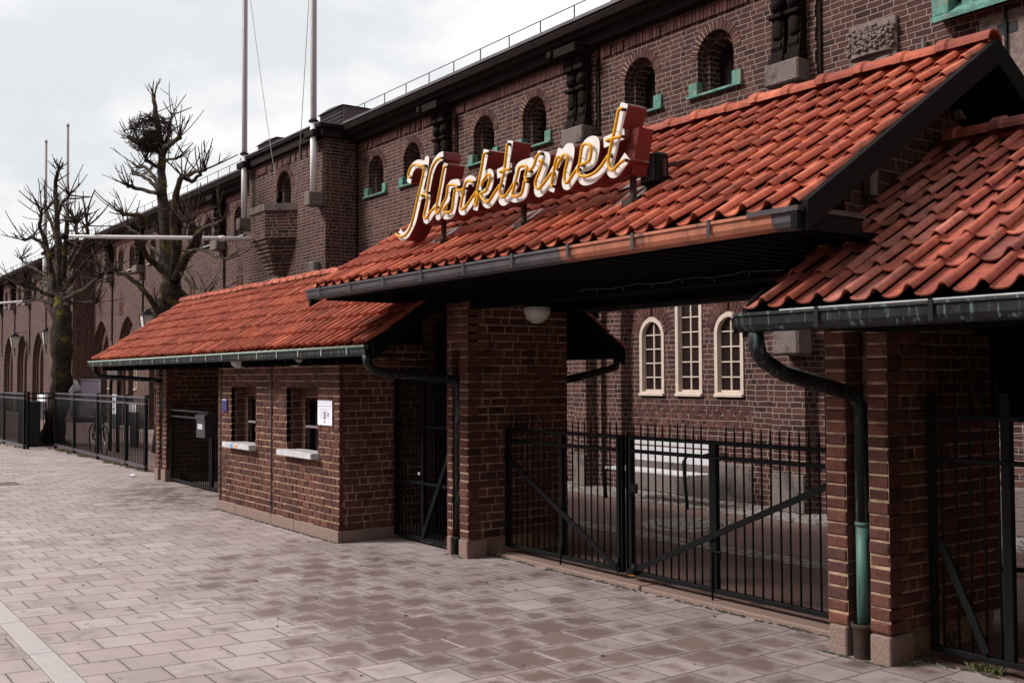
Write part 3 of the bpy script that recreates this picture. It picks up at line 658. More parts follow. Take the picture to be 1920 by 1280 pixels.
# patterned brick panels
for cx in (-18.72,):
    pt = MB().use('voussoir')
    for i in range(5):
        for j in range(9):
            x, z = cx - .20 + i * .1, 4.05 + j * .078; s = 1 if (i + j) % 2 else -1
            pt.add([Vector((x + a * math.cos(s * .85) - b * math.sin(s * .85), YW - .014 + dy, z + a * math.sin(s * .85) + b * math.cos(s * .85))) for dy in (0, .013) for (a, b) in ((-.05, -.014), (.05, -.014), (.05, .014), (-.05, .014))], [(0, 1, 2, 3), (0, 4, 5, 1), (1, 5, 6, 2), (2, 6, 7, 3), (3, 7, 4, 0)])
pt.build('pattern_brickwork', None, st)
for cx in (-27.3, -31.2, -35.1, -39.):
    pt = MB().use('voussoir')
    for k in range(4):
        for i in range(10):
            a = math.pi * (i + .5) / 10; r = .12 + k * .075
            pt.add([(cx + (r + d) * .62 * math.cos(a + e / r), YW - .014, 4.55 + (r + d) * 1.2 * math.sin(a + e / r)) for (d, e) in ((-.022, -.02), (.022, -.02), (.022, .02), (-.022, .02))], [(0, 1, 2, 3)])
        for i in range(6):
            for s in (-1, 1): pt.box(cx + s * (.12 + k * .075) * .62 - .018, cx + s * (.12 + k * .075) * .62 + .018, YW - .014, YW - .001, 4.02 + i * .085, 4.09 + i * .085)
    pt.build('pattern_brickwork', None, st)
# wooden eave brackets on granite blocks
def bracket(x, parent):
    og = (x, YW, 5.585); w = MB().use('old_wood')
    prof = [(0, 5.585), (-.20, 5.585), (-.19, 5.72), (-.16, 5.92), (-.15, 6.36), (-.18, 6.46), (-.17, 6.52), (-.25, 6.58), (-.24, 6.68), (-.34, 6.72), (-.34, 6.80), (0, 6.80)]
    for dx in (-.13, .13):
        w.prism([(YW + a, z) for a, z in prof], 'x', x + dx - .095, x + dx + .095)
        w.bevbox(x + dx - .115, x + dx + .115, YW - .26, YW - .0015, 6.48, 6.56, .012)
    for dx in (-.13, .13):
        w.lathe([(0, -.10), (.085, -.07), (.10, 0), (.08, .07), (0, .11)], (x + dx, YW - .15, 6.34), 8); w.lathe([(.085, -.1), (.105, -.05), (.09, 0), (.105, .06), (.08, .12)], (x + dx, YW - .12, 6.02), 8); w.bevbox(x + dx - .105, x + dx + .105, YW - .235, YW - .002, 6.16, 6.22, .015); w.prism([(YW - .17, 5.72), (YW - .21, 5.80), (YW - .17, 5.88)], 'x', x + dx - .07, x + dx + .07)
    w.bevbox(x - .27, x + .27, YW - .42, YW - .003, 6.70, 6.84, .01); w.bevbox(x - .40, x - .29, YW - .46, YW - .01, 6.72, 6.83, .01)
    for dx in (-.13, .13): w.bevbox(x + dx - .115, x + dx + .115, YW - .225, YW - .002, 5.586, 5.68, .012)
    o = w.build('eave_bracket', None, parent, og)
    bl = MB(); bl.bevbox(x - .265, x + .265, YW - .28, YW - .002, 5.305, 5.584, .02); bl.build('granite_block', 'granite_grey', o)
    return o
b0 = bracket(-8.43, st)
for x in (-12.55, -16.62, -28.62, -32.52, -36.42, -40.32, -51.7, -55.4, -59.2, -62.8): copy_tree(b0, st, (x + 8.43, 0, 0))
# corner stone blocks
for (x0, x1, y0, z0, z1) in ((-21.0, -20.6, TY - .16, 3.75, 4.22), (-25.0, -24.72, YW - .5, 3.75, 4.15), (-8.62, -8.22, YW - .28, 1.95, 2.40)):
    q = MB(); q.bevbox(x0, x1, y0, (TY if y0 < TY else YW) - .002, z0, z1, .03); q.build('stone_block', 'granite_grey', st)
# oriel on the flag tower and its twin
def oriel(cx):
    o_ = MB().use('brick_far'); y0 = TY; fw = .44; bwid = .95; d = .55
    def ring_at(s, z, dz=0): return [(cx - bwid * s, y0, z), (cx - fw * s, y0 - d * s, z), (cx + fw * s, y0 - d * s, z), (cx + bwid * s, y0, z)]
    def band(s0, z0, s1, z1):
        a, b = ring_at(s0, z0), ring_at(s1, z1); o_.add(a + b, [(0, 1, 5, 4), (1, 2, 6, 5), (2, 3, 7, 6)]); 
    band(1, 4.86, 1, 5.49)
    s, z = 1., 4.86
    for i in range(9):
        s2 = s - .07; o_.add(ring_at(s, z), [(0, 1, 2, 3)]); band(s2, z - .092, s2, z); s = s2; z -= .092
    o_.add(ring_at(s, z), [(0, 1, 2, 3)])
    ob = o_.build('oriel', None, st, (cx, TY, 4.9))
    cp = MB(); 
    a = ring_at(1.06, 5.49); b = ring_at(1.06, 5.65); cp.add(a + b, [(0, 1, 5, 4), (1, 2, 6, 5), (2, 3, 7, 6), (4, 5, 6, 7), (0, 3, 2, 1)]); cp.build('stone_coping', 'granite_grey', ob)
    c2 = MB(); c2.bevbox(cx - .30, cx + .30, TY - .2, TY - .003, z - .4, z - .002, .02); c2.build('stone_corbel', 'granite_grey', ob)
oriel(-22.78); oriel(-45.4)

# lancet windows of the lower storey
def lancet(cx, hw, z0, zspr, apex, rows, near):
    y = YW + .40; og = (cx, y, z0); t = .055 if near else .035
    fr = MB().use('window_paint'); lo = point_loop(cx, hw, z0, zspr, apex); li = point_loop(cx, hw - t, z0 + t, zspr, apex - t * 1.25); k = len(lo)
    yy = y + .012
    fr.add([(q[0], yy - .03, q[1]) for q in lo] + [(q[0], yy - .03, q[1]) for q in li] + [(q[0], yy + .07, q[1]) for q in li] + [(q[0], yy + .07, q[1]) for q in lo],
           [f for i in range(k) for f in ((i, (i + 1) % k, k + (i + 1) % k, k + i), (k + i, k + (i + 1) % k, 2 * k + (i + 1) % k, 2 * k + i), (3 * k + i, 3 * k + (i + 1) % k, (i + 1) % k, i))])
    fr.bevbox(cx - hw + .003, cx + hw - .003, y - .05, y + .02, z0 - .012, z0 + .03, .005)
    f = fr.build('lancet_window', None, st, og)
    gl = MB(); gl.sheet([li], lambda a, z: (a, yy + .05, z)); gl.build('pane', 'glass', f)
    mu = MB(); mb_ = .011
    mu.box(cx - mb_, cx + mb_, yy + .025, yy + .048, z0 + t, apex - t * 1.3)
    zt = zspr + .02
    for i in range(1, rows): z = z0 + t + (zt - z0 - t) * i / (rows - 1); mu.box(cx - hw + t, cx + hw - t, yy + .027, yy + .046, z - mb_ * .8, z + mb_ * .8)
    inr = [(hw - t - .02)]
    mu.box(cx - hw + t, cx - hw + t + .018, yy + .02, yy + .047, z0 + t, zspr); mu.box(cx + hw - t - .018, cx + hw - t, yy + .02, yy + .047, z0 + t, zspr); mu.box(cx - hw + t + .018, cx + hw - t - .018, yy + .018, yy + .047, z0 + t, z0 + t + .03)
    mu.build('glazing_bars', 'window_paint', f); return f
for b in BAYS[:4]:
    if b == BAYS[2]:
        a0 = [lancet(b - .77, .265, 1.42, 2.30, 2.59, 5, True), lancet(b, .265, 1.42, 2.75, 3.06, 7, True), lancet(b + .77, .265, 1.42, 2.30, 2.59, 5, True)]
for b in BAYS[:3]:
    if b != BAYS[2]:
        for w in a0: copy_tree(w, st, (b - BAYS[2], 0, 0))
lw = None
for b in BAYS[4:]:
    for dx in (-.32, .32):
        if lw is None: lw = lancet(b + dx, .17, 1.3, 2.15, 2.4, 5, False); lx = b + dx
        else: copy_tree(lw, st, (b + dx - lx, 0, 0))
# herringbone and rowlock arches round the near lancets
for b in BAYS[1:3]:
    ha = MB().use('voussoir')
    for cx in (b - .77, b + .77):
        for s in (-1, 1):
            for i in range(8):
                a = R(18 + i * 10.5); r0, r1 = .30, .45; c = (cx, 2.28)
                vs = [(c[0] + s * rr * math.cos(a + e) * (1.0), YW + .392 + dy, c[1] + rr * math.sin(a + e) * 1.12) for dy in (0, .012) for (rr, e) in ((r0, -.075), (r1, -.07), (r1, .07), (r0, .075))]
                ha.add(vs, [(0, 1, 2, 3), (0, 4, 5, 1), (1, 5, 6, 2), (2, 6, 7, 3), (3, 7, 4, 0)])
    for i in range(22):
        x = b - 1.2 + i * .11
        for j in range(3): ha.box(x, x + (.035 if (i + j) % 2 else .09), YW + .390, YW + .399, .98 + j * .11, 1.07 + j * .11)
    ha.use('brick_far').box(b - 1.2, b + 1.25, YW + .3955, YW + .3985, .97, 1.30)
    ha.build('arch_brickwork', None, st)

# =================================================================== THE TICKET BOOTH
BY, BX0, BX1 = 4.80, -13.35, -9.80
WB = 1.98                                        # top of the booth brickwork
tb = thing('ticket_booth', (-11.6, 4.8, 0), 'low brick ticket booth with two counter windows under a long orange tiled roof', 'building')
br, mo = MB(), MB()
W1, W2 = (-12.88, -12.07), (-11.14, -10.31); WZ0, WZ1 = .90, 1.61
hl = [(a - BX0, b - BX0, WZ0, WZ1) for a, b in (W1, W2)]
lay(br, mo, (BX0, BY, 0), (1, 0, 0), (0, -1, 0), BX1 - BX0, .12, 2.05, hl, start=1)
lay(br, mo, (BX1 - .003, BY + .055, 0), (0, 1, 0), (1, 0, 0), 1.0, .12, 2.05, (), start=2)
lay(br, mo, (BX0 + .003, BY + .055, 0), (0, 1, 0), (-1, 0, 0), 1.5, .12, 2.05, (), start=3)
br.build('brick_wall', 'brick', tb); 
mo.box(BX0 + .02, BX1 - .02, 6.60, 6.64, 0, 2.3)
mo.build('mortar', 'mortar', tb)
bk = MB().use('brick_near_flat')
for xa in (-17.34,): bk.box(xa, -8.62, 6.645, 6.85, 0, 2.6)      # rear wall of the whole range
bk.box(BX1 - .10, BX1 - .012, 5.86, 6.64, 0, 2.5)
bk.build('rear_wall', None, tb)
for v_ in [(a, b, BY - .016, BY + .04) for a, b in ((BX0 - .012, -12.68), (-12.675, -11.553), (-11.548, -10.9), (-10.895, BX1 + .012))] + [(BX1 - .04, BX1 + .014, BY + .045, 5.86)]: pn = MB(); pn.bevbox(*v_, 0, .122, .006); pn.build('granite_base', 'granite', tb)
jt = MB(); jt.box(-11.575, -11.55, BY - .009, BY - .001, .12, 2.0); jt.box(-13.258, -13.235, BY - .009, BY - .001, .12, 2.0); jt.build('movement_joint', 'rubber', tb)
for (a, b) in (W1, W2):
    w = MB().use('brick_near_flat'); yb = BY + .17
    w.add([(a, BY + .006, WZ0), (a, yb, WZ0), (a, yb, WZ1), (a, BY + .006, WZ1)], [(0, 1, 2, 3)]); w.add([(b, BY + .006, WZ0), (b, yb, WZ0), (b, yb, WZ1), (b, BY + .006, WZ1)], [(0, 1, 2, 3)])
    w.use('soffit').add([(a, BY + .006, WZ1), (b, BY + .006, WZ1), (b, yb, WZ1), (a, yb, WZ1)], [(0, 1, 2, 3)])
    w.use('brick_near_flat').box(a, a + .13, yb, yb + .1, WZ0, 1.48); w.box(b - .13, b, yb, yb + .1, WZ0, 1.48)
    w.use('mortar').box(a, b, yb + .012, yb + .1, 1.48, WZ1)
    w.use('brick')
    rg = random.Random(int(a * 10)); x = a + .004
    while x < b - .05: w.bevbox(x, x + .062, yb + rg.uniform(-.002, .002), yb + .09, 1.487, 1.603, .004); x += .074
    o = w.build('ticket_window', None, tb, (a, BY, WZ0))
    f = MB().use('old_wood'); xa, xb = a + .132, b - .132
    for q in ((xa, xa + .05), (xb - .05, xb)): f.bevbox(*q, yb + .03, yb + .09, WZ0, 1.478, .005)
    f.bevbox(xa + .051, xb - .051, yb + .03, yb + .09, 1.43, 1.478, .005); f.bevbox((xa + xb) / 2 - .02, (xa + xb) / 2 + .02, yb + .035, yb + .085, WZ0, 1.428, .004)
    f.use('grey_wood').bevbox(xa + .052, xb - .052, yb - .02, yb + .028, 1.14, 1.165, .004)
    f.build('window_frame', None, o)
    MB().box(xa + .05, xb - .05, yb + .092, yb + .1, WZ0, 1.44).build('pane', 'glass', o)
    s = MB(); s.bevbox(a - .05, b + .045, BY - .10, BY + .165, WZ0 - .068, WZ0 - .004, .006); so = s.build('counter_shelf', 'counter', o)
    if a < -12:
        k = MB().use('sticker_blue'); k.box(-12.62, -12.53, BY - .1045, BY - .1015, .845, .885); k.use('letters').box(-12.525, -12.49, BY - .1045, BY - .1015, .845, .885); k.use('sticker_orange').box(-12.485, -12.40, BY - .1045, BY - .1015, .85, .885); k.build('sticker', None, so)
# left gate pier and its side wall
LP0, LP1 = -17.92, -17.36
m2 = MB()
for (x0, x1, sd) in ((LP0, LP0 + .18, 4), (LP1 - .2, LP1, 5)):
    b2 = MB(); lay(b2, m2, (x0, 5.36, 0), (1, 0, 0), (0, -1, 0), x1 - x0, .18, 1.95, (), start=sd, depth=.12); b2.build('pier_face', 'brick', tb)
b2 = MB(); lay(b2, m2, (LP1 - .003, 5.42, 0), (0, 1, 0), (1, 0, 0), 1.22, .12, 2.2, (), start=6)
m2.box(LP0 + .02, LP1 - .02, 5.49, 6.64, 0, 2.2)
b2.build('pier_side', 'brick', tb); m2.build('mortar', 'mortar', tb)
for v_ in ((LP1 - .21, LP1 + .012), (LP0 - .01, LP0 + .185)): q = MB(); q.bevbox(*v_, 5.345, 5.6, 0, .19, .008); q.build('granite_foot', 'granite', tb)
# roof of the booth
BRX0, BRX1, BYE, BZE = -18.30, -8.42, 4.42, 2.00
RY, BRZ = 5.95, 3.045
rt = MB(); angb = math.atan2(BRZ - BZE - .02, RY - BYE); slb = math.hypot(BRZ - BZE, RY - BYE) / 7
pantiles(rt, BRX0, BRX1, BYE, BZE, angb, 7, slb, 1, 11, 1.5); pantiles(rt, BRX0, BRX1, 2 * RY - BYE, BZE, angb, 7, slb, -1, 12)
ridge_tiles(rt, BRX0 + .02, BRX1 - .05, RY, BRZ + .012, .08, .27, 5)
rt.build('roof_tiles', 'tile', tb)
def under(mb, x0, x1, ye, ze, ry, rz, t=.07):
    ye2 = 2 * ry - ye
    mb.prism([(ye + .03, ze - .01), (ry, rz - .035), (ye2 - .03, ze - .01), (ye2 - .03, ze - .01 - t), (ry, rz - .035 - t), (ye + .03, ze - .01 - t)], 'x', x0, x1)
ub = MB(); under(ub, BRX0 + .02, BRX1 - .03, BYE, BZE, RY, BRZ); ub.box(BRX0 + .03, BRX1 - .04, BYE + .05, 4.9, BZE - .10, BZE - .085)
x = BRX0 + .4
while x < BRX1 - .3: ub.box(x, x + .07, BYE + .06, 4.78, BZE - .165, BZE - .102); x += .62
ub.build('roof_boards', 'soffit', tb)
def verge(parent, x, ye, ze, ry, rz, h=.19, t=.035, drop=.02):
    ye2 = 2 * ry - ye
    for (ya, yb) in ((ye, ry - .0005), (ye2, ry + .0005)):
        q = MB(); q.prism([(ya, ze - drop), (yb, rz - drop), (yb, rz - drop - h), (ya, ze - drop - h)], 'x', x, x + t); q.build('barge_board', 'black_wood', parent)
verge(tb, BRX1 - .02, BYE - .02, BZE + .02, RY, BRZ + .02, .17); verge(tb, BRX0 - .015, BYE - .02, BZE + .02, RY, BRZ + .02, .15)
gb = MB().use('old_copper'); gutter(gb, BRX0 - .02, BRX1 + .03, 4.36, BZE - .02, .10, .082)
x = BRX0 + .3
while x < BRX1: gb.use('zinc').box(x, x + .014, 4.350, 4.354, BZE - .088, BZE - .018); x += .545
gb.use('verdigris_lip').tube([(BRX0 - .02, 4.357, BZE - .016), (BRX1 + .03, 4.357, BZE - .016)], .0115, 8)
gb.build('gutter', None, tb)
gr = MB().use('old_copper'); gutter(gr, BRX0, BRX1, 2 * RY - BYE - .05, BZE - .02, .10, .09); gr.build('rear_gutter', None, tb)
dp = MB()
dp.tube([(-18.15, 4.42, 1.90), (-18.15, 4.42, 1.82), (-18.12, 4.50, 1.74), (-17.70, 5.28, 1.68), (-17.66, 5.40, 1.62), (-17.66, 5.42, .32)], .04, 10)
dp.use('old_copper'); dp.build('downpipe', 'old_copper', tb)
d2 = MB(); d2.lathe([(.045, 0), (.055, .02), (.06, .25), (.066, .26), (.05, .27)], (-17.66, 5.42, .06), 12); d2.build('pipe_shoe', 'rust', tb)
d3 = MB(); d3.tube([(BRX1 - .02, 4.41, 1.91), (BRX1 - .02, 4.42, 1.83), (BRX1 + .0, 4.47, 1.77), (BRX1 + .01, 4.60, 1.735), (-8.44, 5.25, 1.70), (-8.44, 5.37, 1.66), (-8.44, 5.40, 1.58), (-8.44, 5.40, .24)], .041, 12); d3.build('downpipe', 'old_copper', tb)
d4 = MB(); d4.tube([(BRX1 - .02, 7.42, 1.91), (BRX1 - .02, 7.40, 1.80), (-8.40, 7.0, 1.72), (-8.38, 6.60, 1.66)], .041, 10); d4.build('downpipe', 'old_copper', tb)
d5 = MB(); d5.lathe([(.045, 0), (.058, .0), (.058, .12), (.064, .125), (.064, .15), (.05, .155)], (-8.44, 5.40, .03), 14); d5.build('pipe_shoe', 'iron', tb)

# =================================================================== THE ENTRANCE CANOPY (tall middle roof on two brick piers)
ec = thing('entrance_canopy', (-6.2, 5.9, 0), 'tall orange tiled gate roof on two brick piers, carrying the big script sign', 'canopy')
P2a, P2b, P3a, P3b = -8.60, -8.23, -4.15, -3.71
PB, PF = 6.57, 5.36
def pier(x0, x1, s0, s1, seed, zslot=1.93):
    b, m_ = MB(), MB(); hz = .175
    lay(b, m_, (x0, PF, 0), (1, 0, 0), (0, -1, 0), s0 - x0, hz, hz + CH * 23, (), start=seed, depth=.13)
    lay(b, m_, (s1, PF, 0), (1, 0, 0), (0, -1, 0), x1 - s1, hz, hz + CH * 23, (), start=seed + 1, depth=.13)
    lay(b, m_, (x0, PF, 0), (1, 0, 0), (0, -1, 0), x1 - x0, hz + CH * 23 + .001, hz + CH * 31, (), start=seed + 2, depth=.13)
    lay(b, m_, (x1 - .003, PF + .136, 0), (0, 1, 0), (1, 0, 0), PB - PF - .136, hz, hz + CH * 31, (), start=seed + 3)
    lay(b, m_, (x0 + .003, PB, 0), (0, -1, 0), (-1, 0, 0), PB - PF - .136, hz, hz + CH * 31, (), start=seed + 4)
    lay(b, m_, (s0 - .003, PF + .136, 0), (0, 1, 0), (1, 0, 0), .06, hz, hz + CH * 23, (), start=seed + 5, depth=.02)
    m_.box(x0 + .055, x1 - .055, PF + .2, PB - .003, 0, hz + CH * 31)
    m_.box(x0 + .02, s0 - .014, PF + .02, PF + .2, 0, hz + CH * 23); m_.box(s1 + .012, x1 - .02, PF + .02, PF + .2, 0, hz + CH * 23)
    o = b.build('brick_pier', 'brick', ec, (x0, PF, 0)); m_.build('mortar', 'mortar', o)
    for v_ in ((x0 + .015, s0 - .002, PF - .012, PF + .2, -.02, hz), (s1 + .004, x1 + .008, PF - .014, PF + .22, -.02, hz - .006)): g_ = MB(); g_.bevbox(*v_, .008); g_.build('granite_foot', 'granite', o)
    return o
pier(P2a, P2b, -8.51, -8.375, 20); pier(P3a, P3b, -4.005, -3.845, 40)
MX0, MX1, MYE, MZE = -8.93, -3.30, 4.12, 2.545
MRY, MRZ = 5.84, 3.66
mt = MB(); angm = math.atan2(MRZ - MZE - .02, MRY - MYE); slm = math.hypot(MRZ - MZE, MRY - MYE) / 8
pantiles(mt, MX0, MX1, MYE, MZE, angm, 8, slm, 1, 21); pantiles(mt, MX0, MX1, 2 * MRY - MYE, MZE, angm, 8, slm, -1, 22)
ridge_tiles(mt, MX0 + .02, MX1 + .02, MRY, MRZ + .01, .085, .30, 6)
mt.build('roof_tiles', 'tile', ec)
um = MB(); under(um, MX0 + .03, MX1 - .03, MYE, MZE, MRY, MRZ, .08)
um.box(MX0 + .04, MX1 - .05, PF + .04, PF + .2, 2.35, 2.62); um.box(MX0 + .04, MX1 - .05, 6.36, 6.52, 2.35, 2.62)
um.box(MX0 + .05, MX1 - .06, MYE + .10, 2 * MRY - MYE - .1, 2.42, 2.455)
x = MX0 + .2
while x < MX1 - .2: um.box(x, x + .012, MYE + .12, PF, 2.412, 2.4195); x += .145
um.build('roof_boards', 'soffit', ec)
for xx, t in ((-3.80, .085), (-8.58, .10)):
    gm = MB().use('brick_near_flat'); gm.prism([(5.0, 2.46), (6.7, 2.46), (6.7, 3.03), (MRY, 3.52), (5.0, 3.0)], 'x', xx, xx + t); gm.build('gable_brickwork', None, ec)
verge(ec, MX1 + .012, MYE - .03, MZE + .03, MRY, MRZ + .03, .15, .04); verge(ec, MX0 - .05, MYE - .03, MZE - .015, MRY, MRZ - .015, .15, .04)
vm = MB(); vm.box(MX1 - .03, MX1 + .011, MYE - .03, MYE + .02, MZE - .12, MZE - .02)
vm.build('eave_end_board', 'black_wood', ec)
for v_ in ((6.10, 6.17, 3.32, 3.52), (5.16, 5.23, 2.74, 2.98)): gp = MB(); gp.bevbox(-3.70, -3.65, *v_, .004); gp.build('gable_post', 'grey_wood', ec)
gg = MB().use('lead'); GZ = MZE - .03; GYF = 4.06
GC0, GC1 = onY(1049, 475, GYF).x, onY(1446, 420, GYF).x
gutter(gg, MX0 - .05, GC0 - .002, GYF, GZ, .13, .088); gutter(gg, GC1 + .002, MX1 - .02, GYF, GZ - .001, .13, .092)
gg.use('new_copper'); gutter(gg, GC0, GC1, GYF - .001, GZ, .13, .087)
gg.use('lead'); gutter_end = [(GYF - .012, GZ + .006), (GYF + .2, GZ + .006), (GYF + .2, GZ - .03), (GYF + .55, GZ - .04), (GYF + .55, GZ - .085), (GYF + .03, GZ - .115), (GYF - .008, GZ - .09)]
gg.use('black_wood'); gg.box(MX1 - .019, MX1 + .02, GYF - .014, GYF + .50, GZ - .095, GZ + .012); gg.use('lead')
gg.box(MX1 - .30, MX1 + .026, GYF - .016, GYF - .010, GZ - .012, GZ + .014); gg.box(MX1 + .021, MX1 + .027, GYF - .009, GYF + .52, GZ - .012, GZ + .014)
x = MX0 + .25
while x < MX1 - .2:
    gg.box(x, x + .022, GYF - .014, GYF - .0095, GZ - .082, GZ + .014); gg.box(x, x + .022, GYF - .0094, GYF + .12, GZ + .006, GZ + .012); x += .60
gg.build('gutter', None, ec)
g2 = MB(); gutter(g2, MX0, MX1, 2 * MRY - MYE - .08, GZ, .13, .1); g2.build('rear_gutter', 'old_copper', ec)
ww = MB(); rg = random.Random(9); pts = []
for i in range(40): x = lerp(-6.6, -3.5, i / 39); pts.append((x, PF + .03, 2.40 + .008 * math.sin(i * .9) + .004 * math.sin(i * 2.3)))
ww.tube(pts, .0035, 4)
for i in range(3, 40, 4): ww.tube([pts[i], (pts[i][0], pts[i][1] - .005, pts[i][2] - .03)], .006, 5)
ww.build('light_string', 'iron_grey', ec)

# =================================================================== THE SIDE CANOPY at the right
sc = thing('side_canopy', (-2., 5.9, 0), 'low weathered tiled roof at the right edge, with a streaked copper gutter', 'canopy')
SX0, SX1, SYE, SZE = -3.80, 3.2, 4.27, 2.075
SRY, SRZ = 5.92, 3.13
s_t = MB(); angs = math.atan2(SRZ - SZE - .02, SRY - SYE); sls = math.hypot(SRZ - SZE, SRY - SYE) / 7
pantiles(s_t, SX0, SX1, SYE, SZE, angs, 7, sls, 1, 31); pantiles(s_t, SX0, SX1, 2 * SRY - SYE, SZE, angs, 7, sls, -1, 32)
ridge_tiles(s_t, SX0 + .22, SX1, SRY, SRZ + .01, .085, .30, 7)
s_t.build('roof_tiles', 'tile_dark', sc)
us = MB(); under(us, SX0 + .03, SX1 - .03, SYE, SZE, SRY, SRZ, .08); us.box(SX0 + .05, SX1 - .05, SYE + .06, 5.4, SZE - .12, SZE - .095); us.box(SX0 + .06, SX1 - .06, SYE + .02, SYE + .05, SZE - .10, SZE + .0)
us.box(-3.70, SX1 - .05, 6.3, 6.45, 1.95, 2.2); us.build('roof_boards', 'soffit', sc)
RB = -2.50
rb, rm = MB(), MB()
lay(rb, rm, (RB, BY, 0), (1, 0, 0), (0, -1, 0), 3.55, .12, 2.05, [(.5, 1.33, WZ0, WZ1), (2.2, 3.0, WZ0, WZ1)], start=71)
lay(rb, rm, (RB + .003, BY + .055, 0), (0, 1, 0), (-1, 0, 0), 1.75, .12, 2.05, (), start=72)
rb.build('brick_wall', 'brick', sc); rm.build('mortar', 'mortar', sc)
q = MB(); q.bevbox(RB - .014, RB + 3.56, BY - .016, BY + .2, 0, .122, .006); q.build('granite_base', 'granite', sc)
q = MB().use('brick_near_flat'); q.box(RB + .06, RB + 3.5, BY + .2, 6.6, 0, 2.0); q.build('booth_core', None, sc)
q = MB(); q.bevbox(-3.70, RB - .01, 6.46, 6.5, 1.42, 2.25, .004); q.build('dark_screen_board', 'black_wood', sc)  # added dark board, keeps the passage black in front of the lit wall
verge(sc, SX0 - .02, SYE - .02, SZE + .02, SRY, SRZ + .02, .17, .035)
gs = MB().use('old_copper'); gutter(gs, SX0 - .04, SX1, 4.20, SZE - .045, .115, .098); gs.box(SX0 - .044, SX0 - .036, 4.204, 4.312, SZE - .14, SZE - .04)
gs.use('zinc'); gs.tube([(SX0 + .28, 4.196, SZE - .040), (SX1, 4.196, SZE - .040)], .0055, 6)
gs.use('old_copper'); x = SX0 + .5
while x < SX1: gs.box(x, x + .022, 4.188, 4.192, SZE - .135, SZE - .035); x += .62
gs.build('gutter', None, sc)
cv = Vector
ds = MB(); dpts = [(-3.745, 4.27, 1.95), (-3.745, 4.275, 1.87), (-3.75, 4.30, 1.815), (-3.765, 4.37, 1.775), (-3.80, 4.56, 1.71), (-3.92, 5.26, 1.60), (-3.925, 5.36, 1.57), (-3.925, 5.41, 1.50), (-3.925, 5.412, .80)]
ds.tube(dpts, .043, 14)
rg = random.Random(4)
for i in range(30):
    t = i / 29; p = cv(dpts[4]).lerp(cv(dpts[5]), t) if t > .0 else cv(dpts[4]); p = p + cv((0, 0, .030))
    ds.add([p + cv((-.018, -.012, 0)), p + cv((.018, -.012, 0)), p + cv((0, .0, .028)), p + cv((0, .014, 0))], [(0, 1, 2), (1, 3, 2), (3, 0, 2)])
dso = ds.build('downpipe', 'old_copper', sc)
dl = MB(); dl.tube([(-3.925, 5.412, .80), (-3.925, 5.412, .20)], .0415, 16); dl.tube([(-3.925, 5.412, .79), (-3.925, 5.412, .815)], .047, 16); dl.build('green_pipe_length', 'verdigris_pipe', dso)
dr = MB(); dr.lathe([(.050, -.03), (.055, .0), (.060, .17), (.072, .185), (.074, .205), (.064, .21), (.056, .205)], (-3.925, 5.40, .0), 18); dr.build('pipe_shoe', 'rust', dso)

# =================================================================== THE SIGN
YS = 4.40
sg = thing('script_sign', (-6.6, YS + .1, 2.75), 'red and white script sign with amber neon tubes, standing on the tiled entrance roof', 'sign')
zA = lambda p: (740 + p[0] / 7.11, 280 + p[1] / 7.11)
zB = lambda p: (960 + p[0] / 6.4, 180 + p[1] / 6.4)
def smooth(pts, n=5):
    if len(pts) < 3: return pts
    out = []
    for i in range(len(pts) - 1):
        p0 = pts[max(i - 1, 0)]; p1 = pts[i]; p2 = pts[i + 1]; p3 = pts[min(i + 2, len(pts) - 1)]
        for k in range(n):
            t = k / n; out.append(tuple(.5 * (2 * b + (c - a) * t + (2 * a - 5 * b + 4 * c - d) * t * t + (3 * b - a - 3 * c + d) * t ** 3) for a, b, c, d in zip(p0, p1, p2, p3)))
    out.append(pts[-1]); return out
def toS(pts, z, y=YS): return [(q.x, q.z) for q in (onY(*z(p), y) for p in pts)]
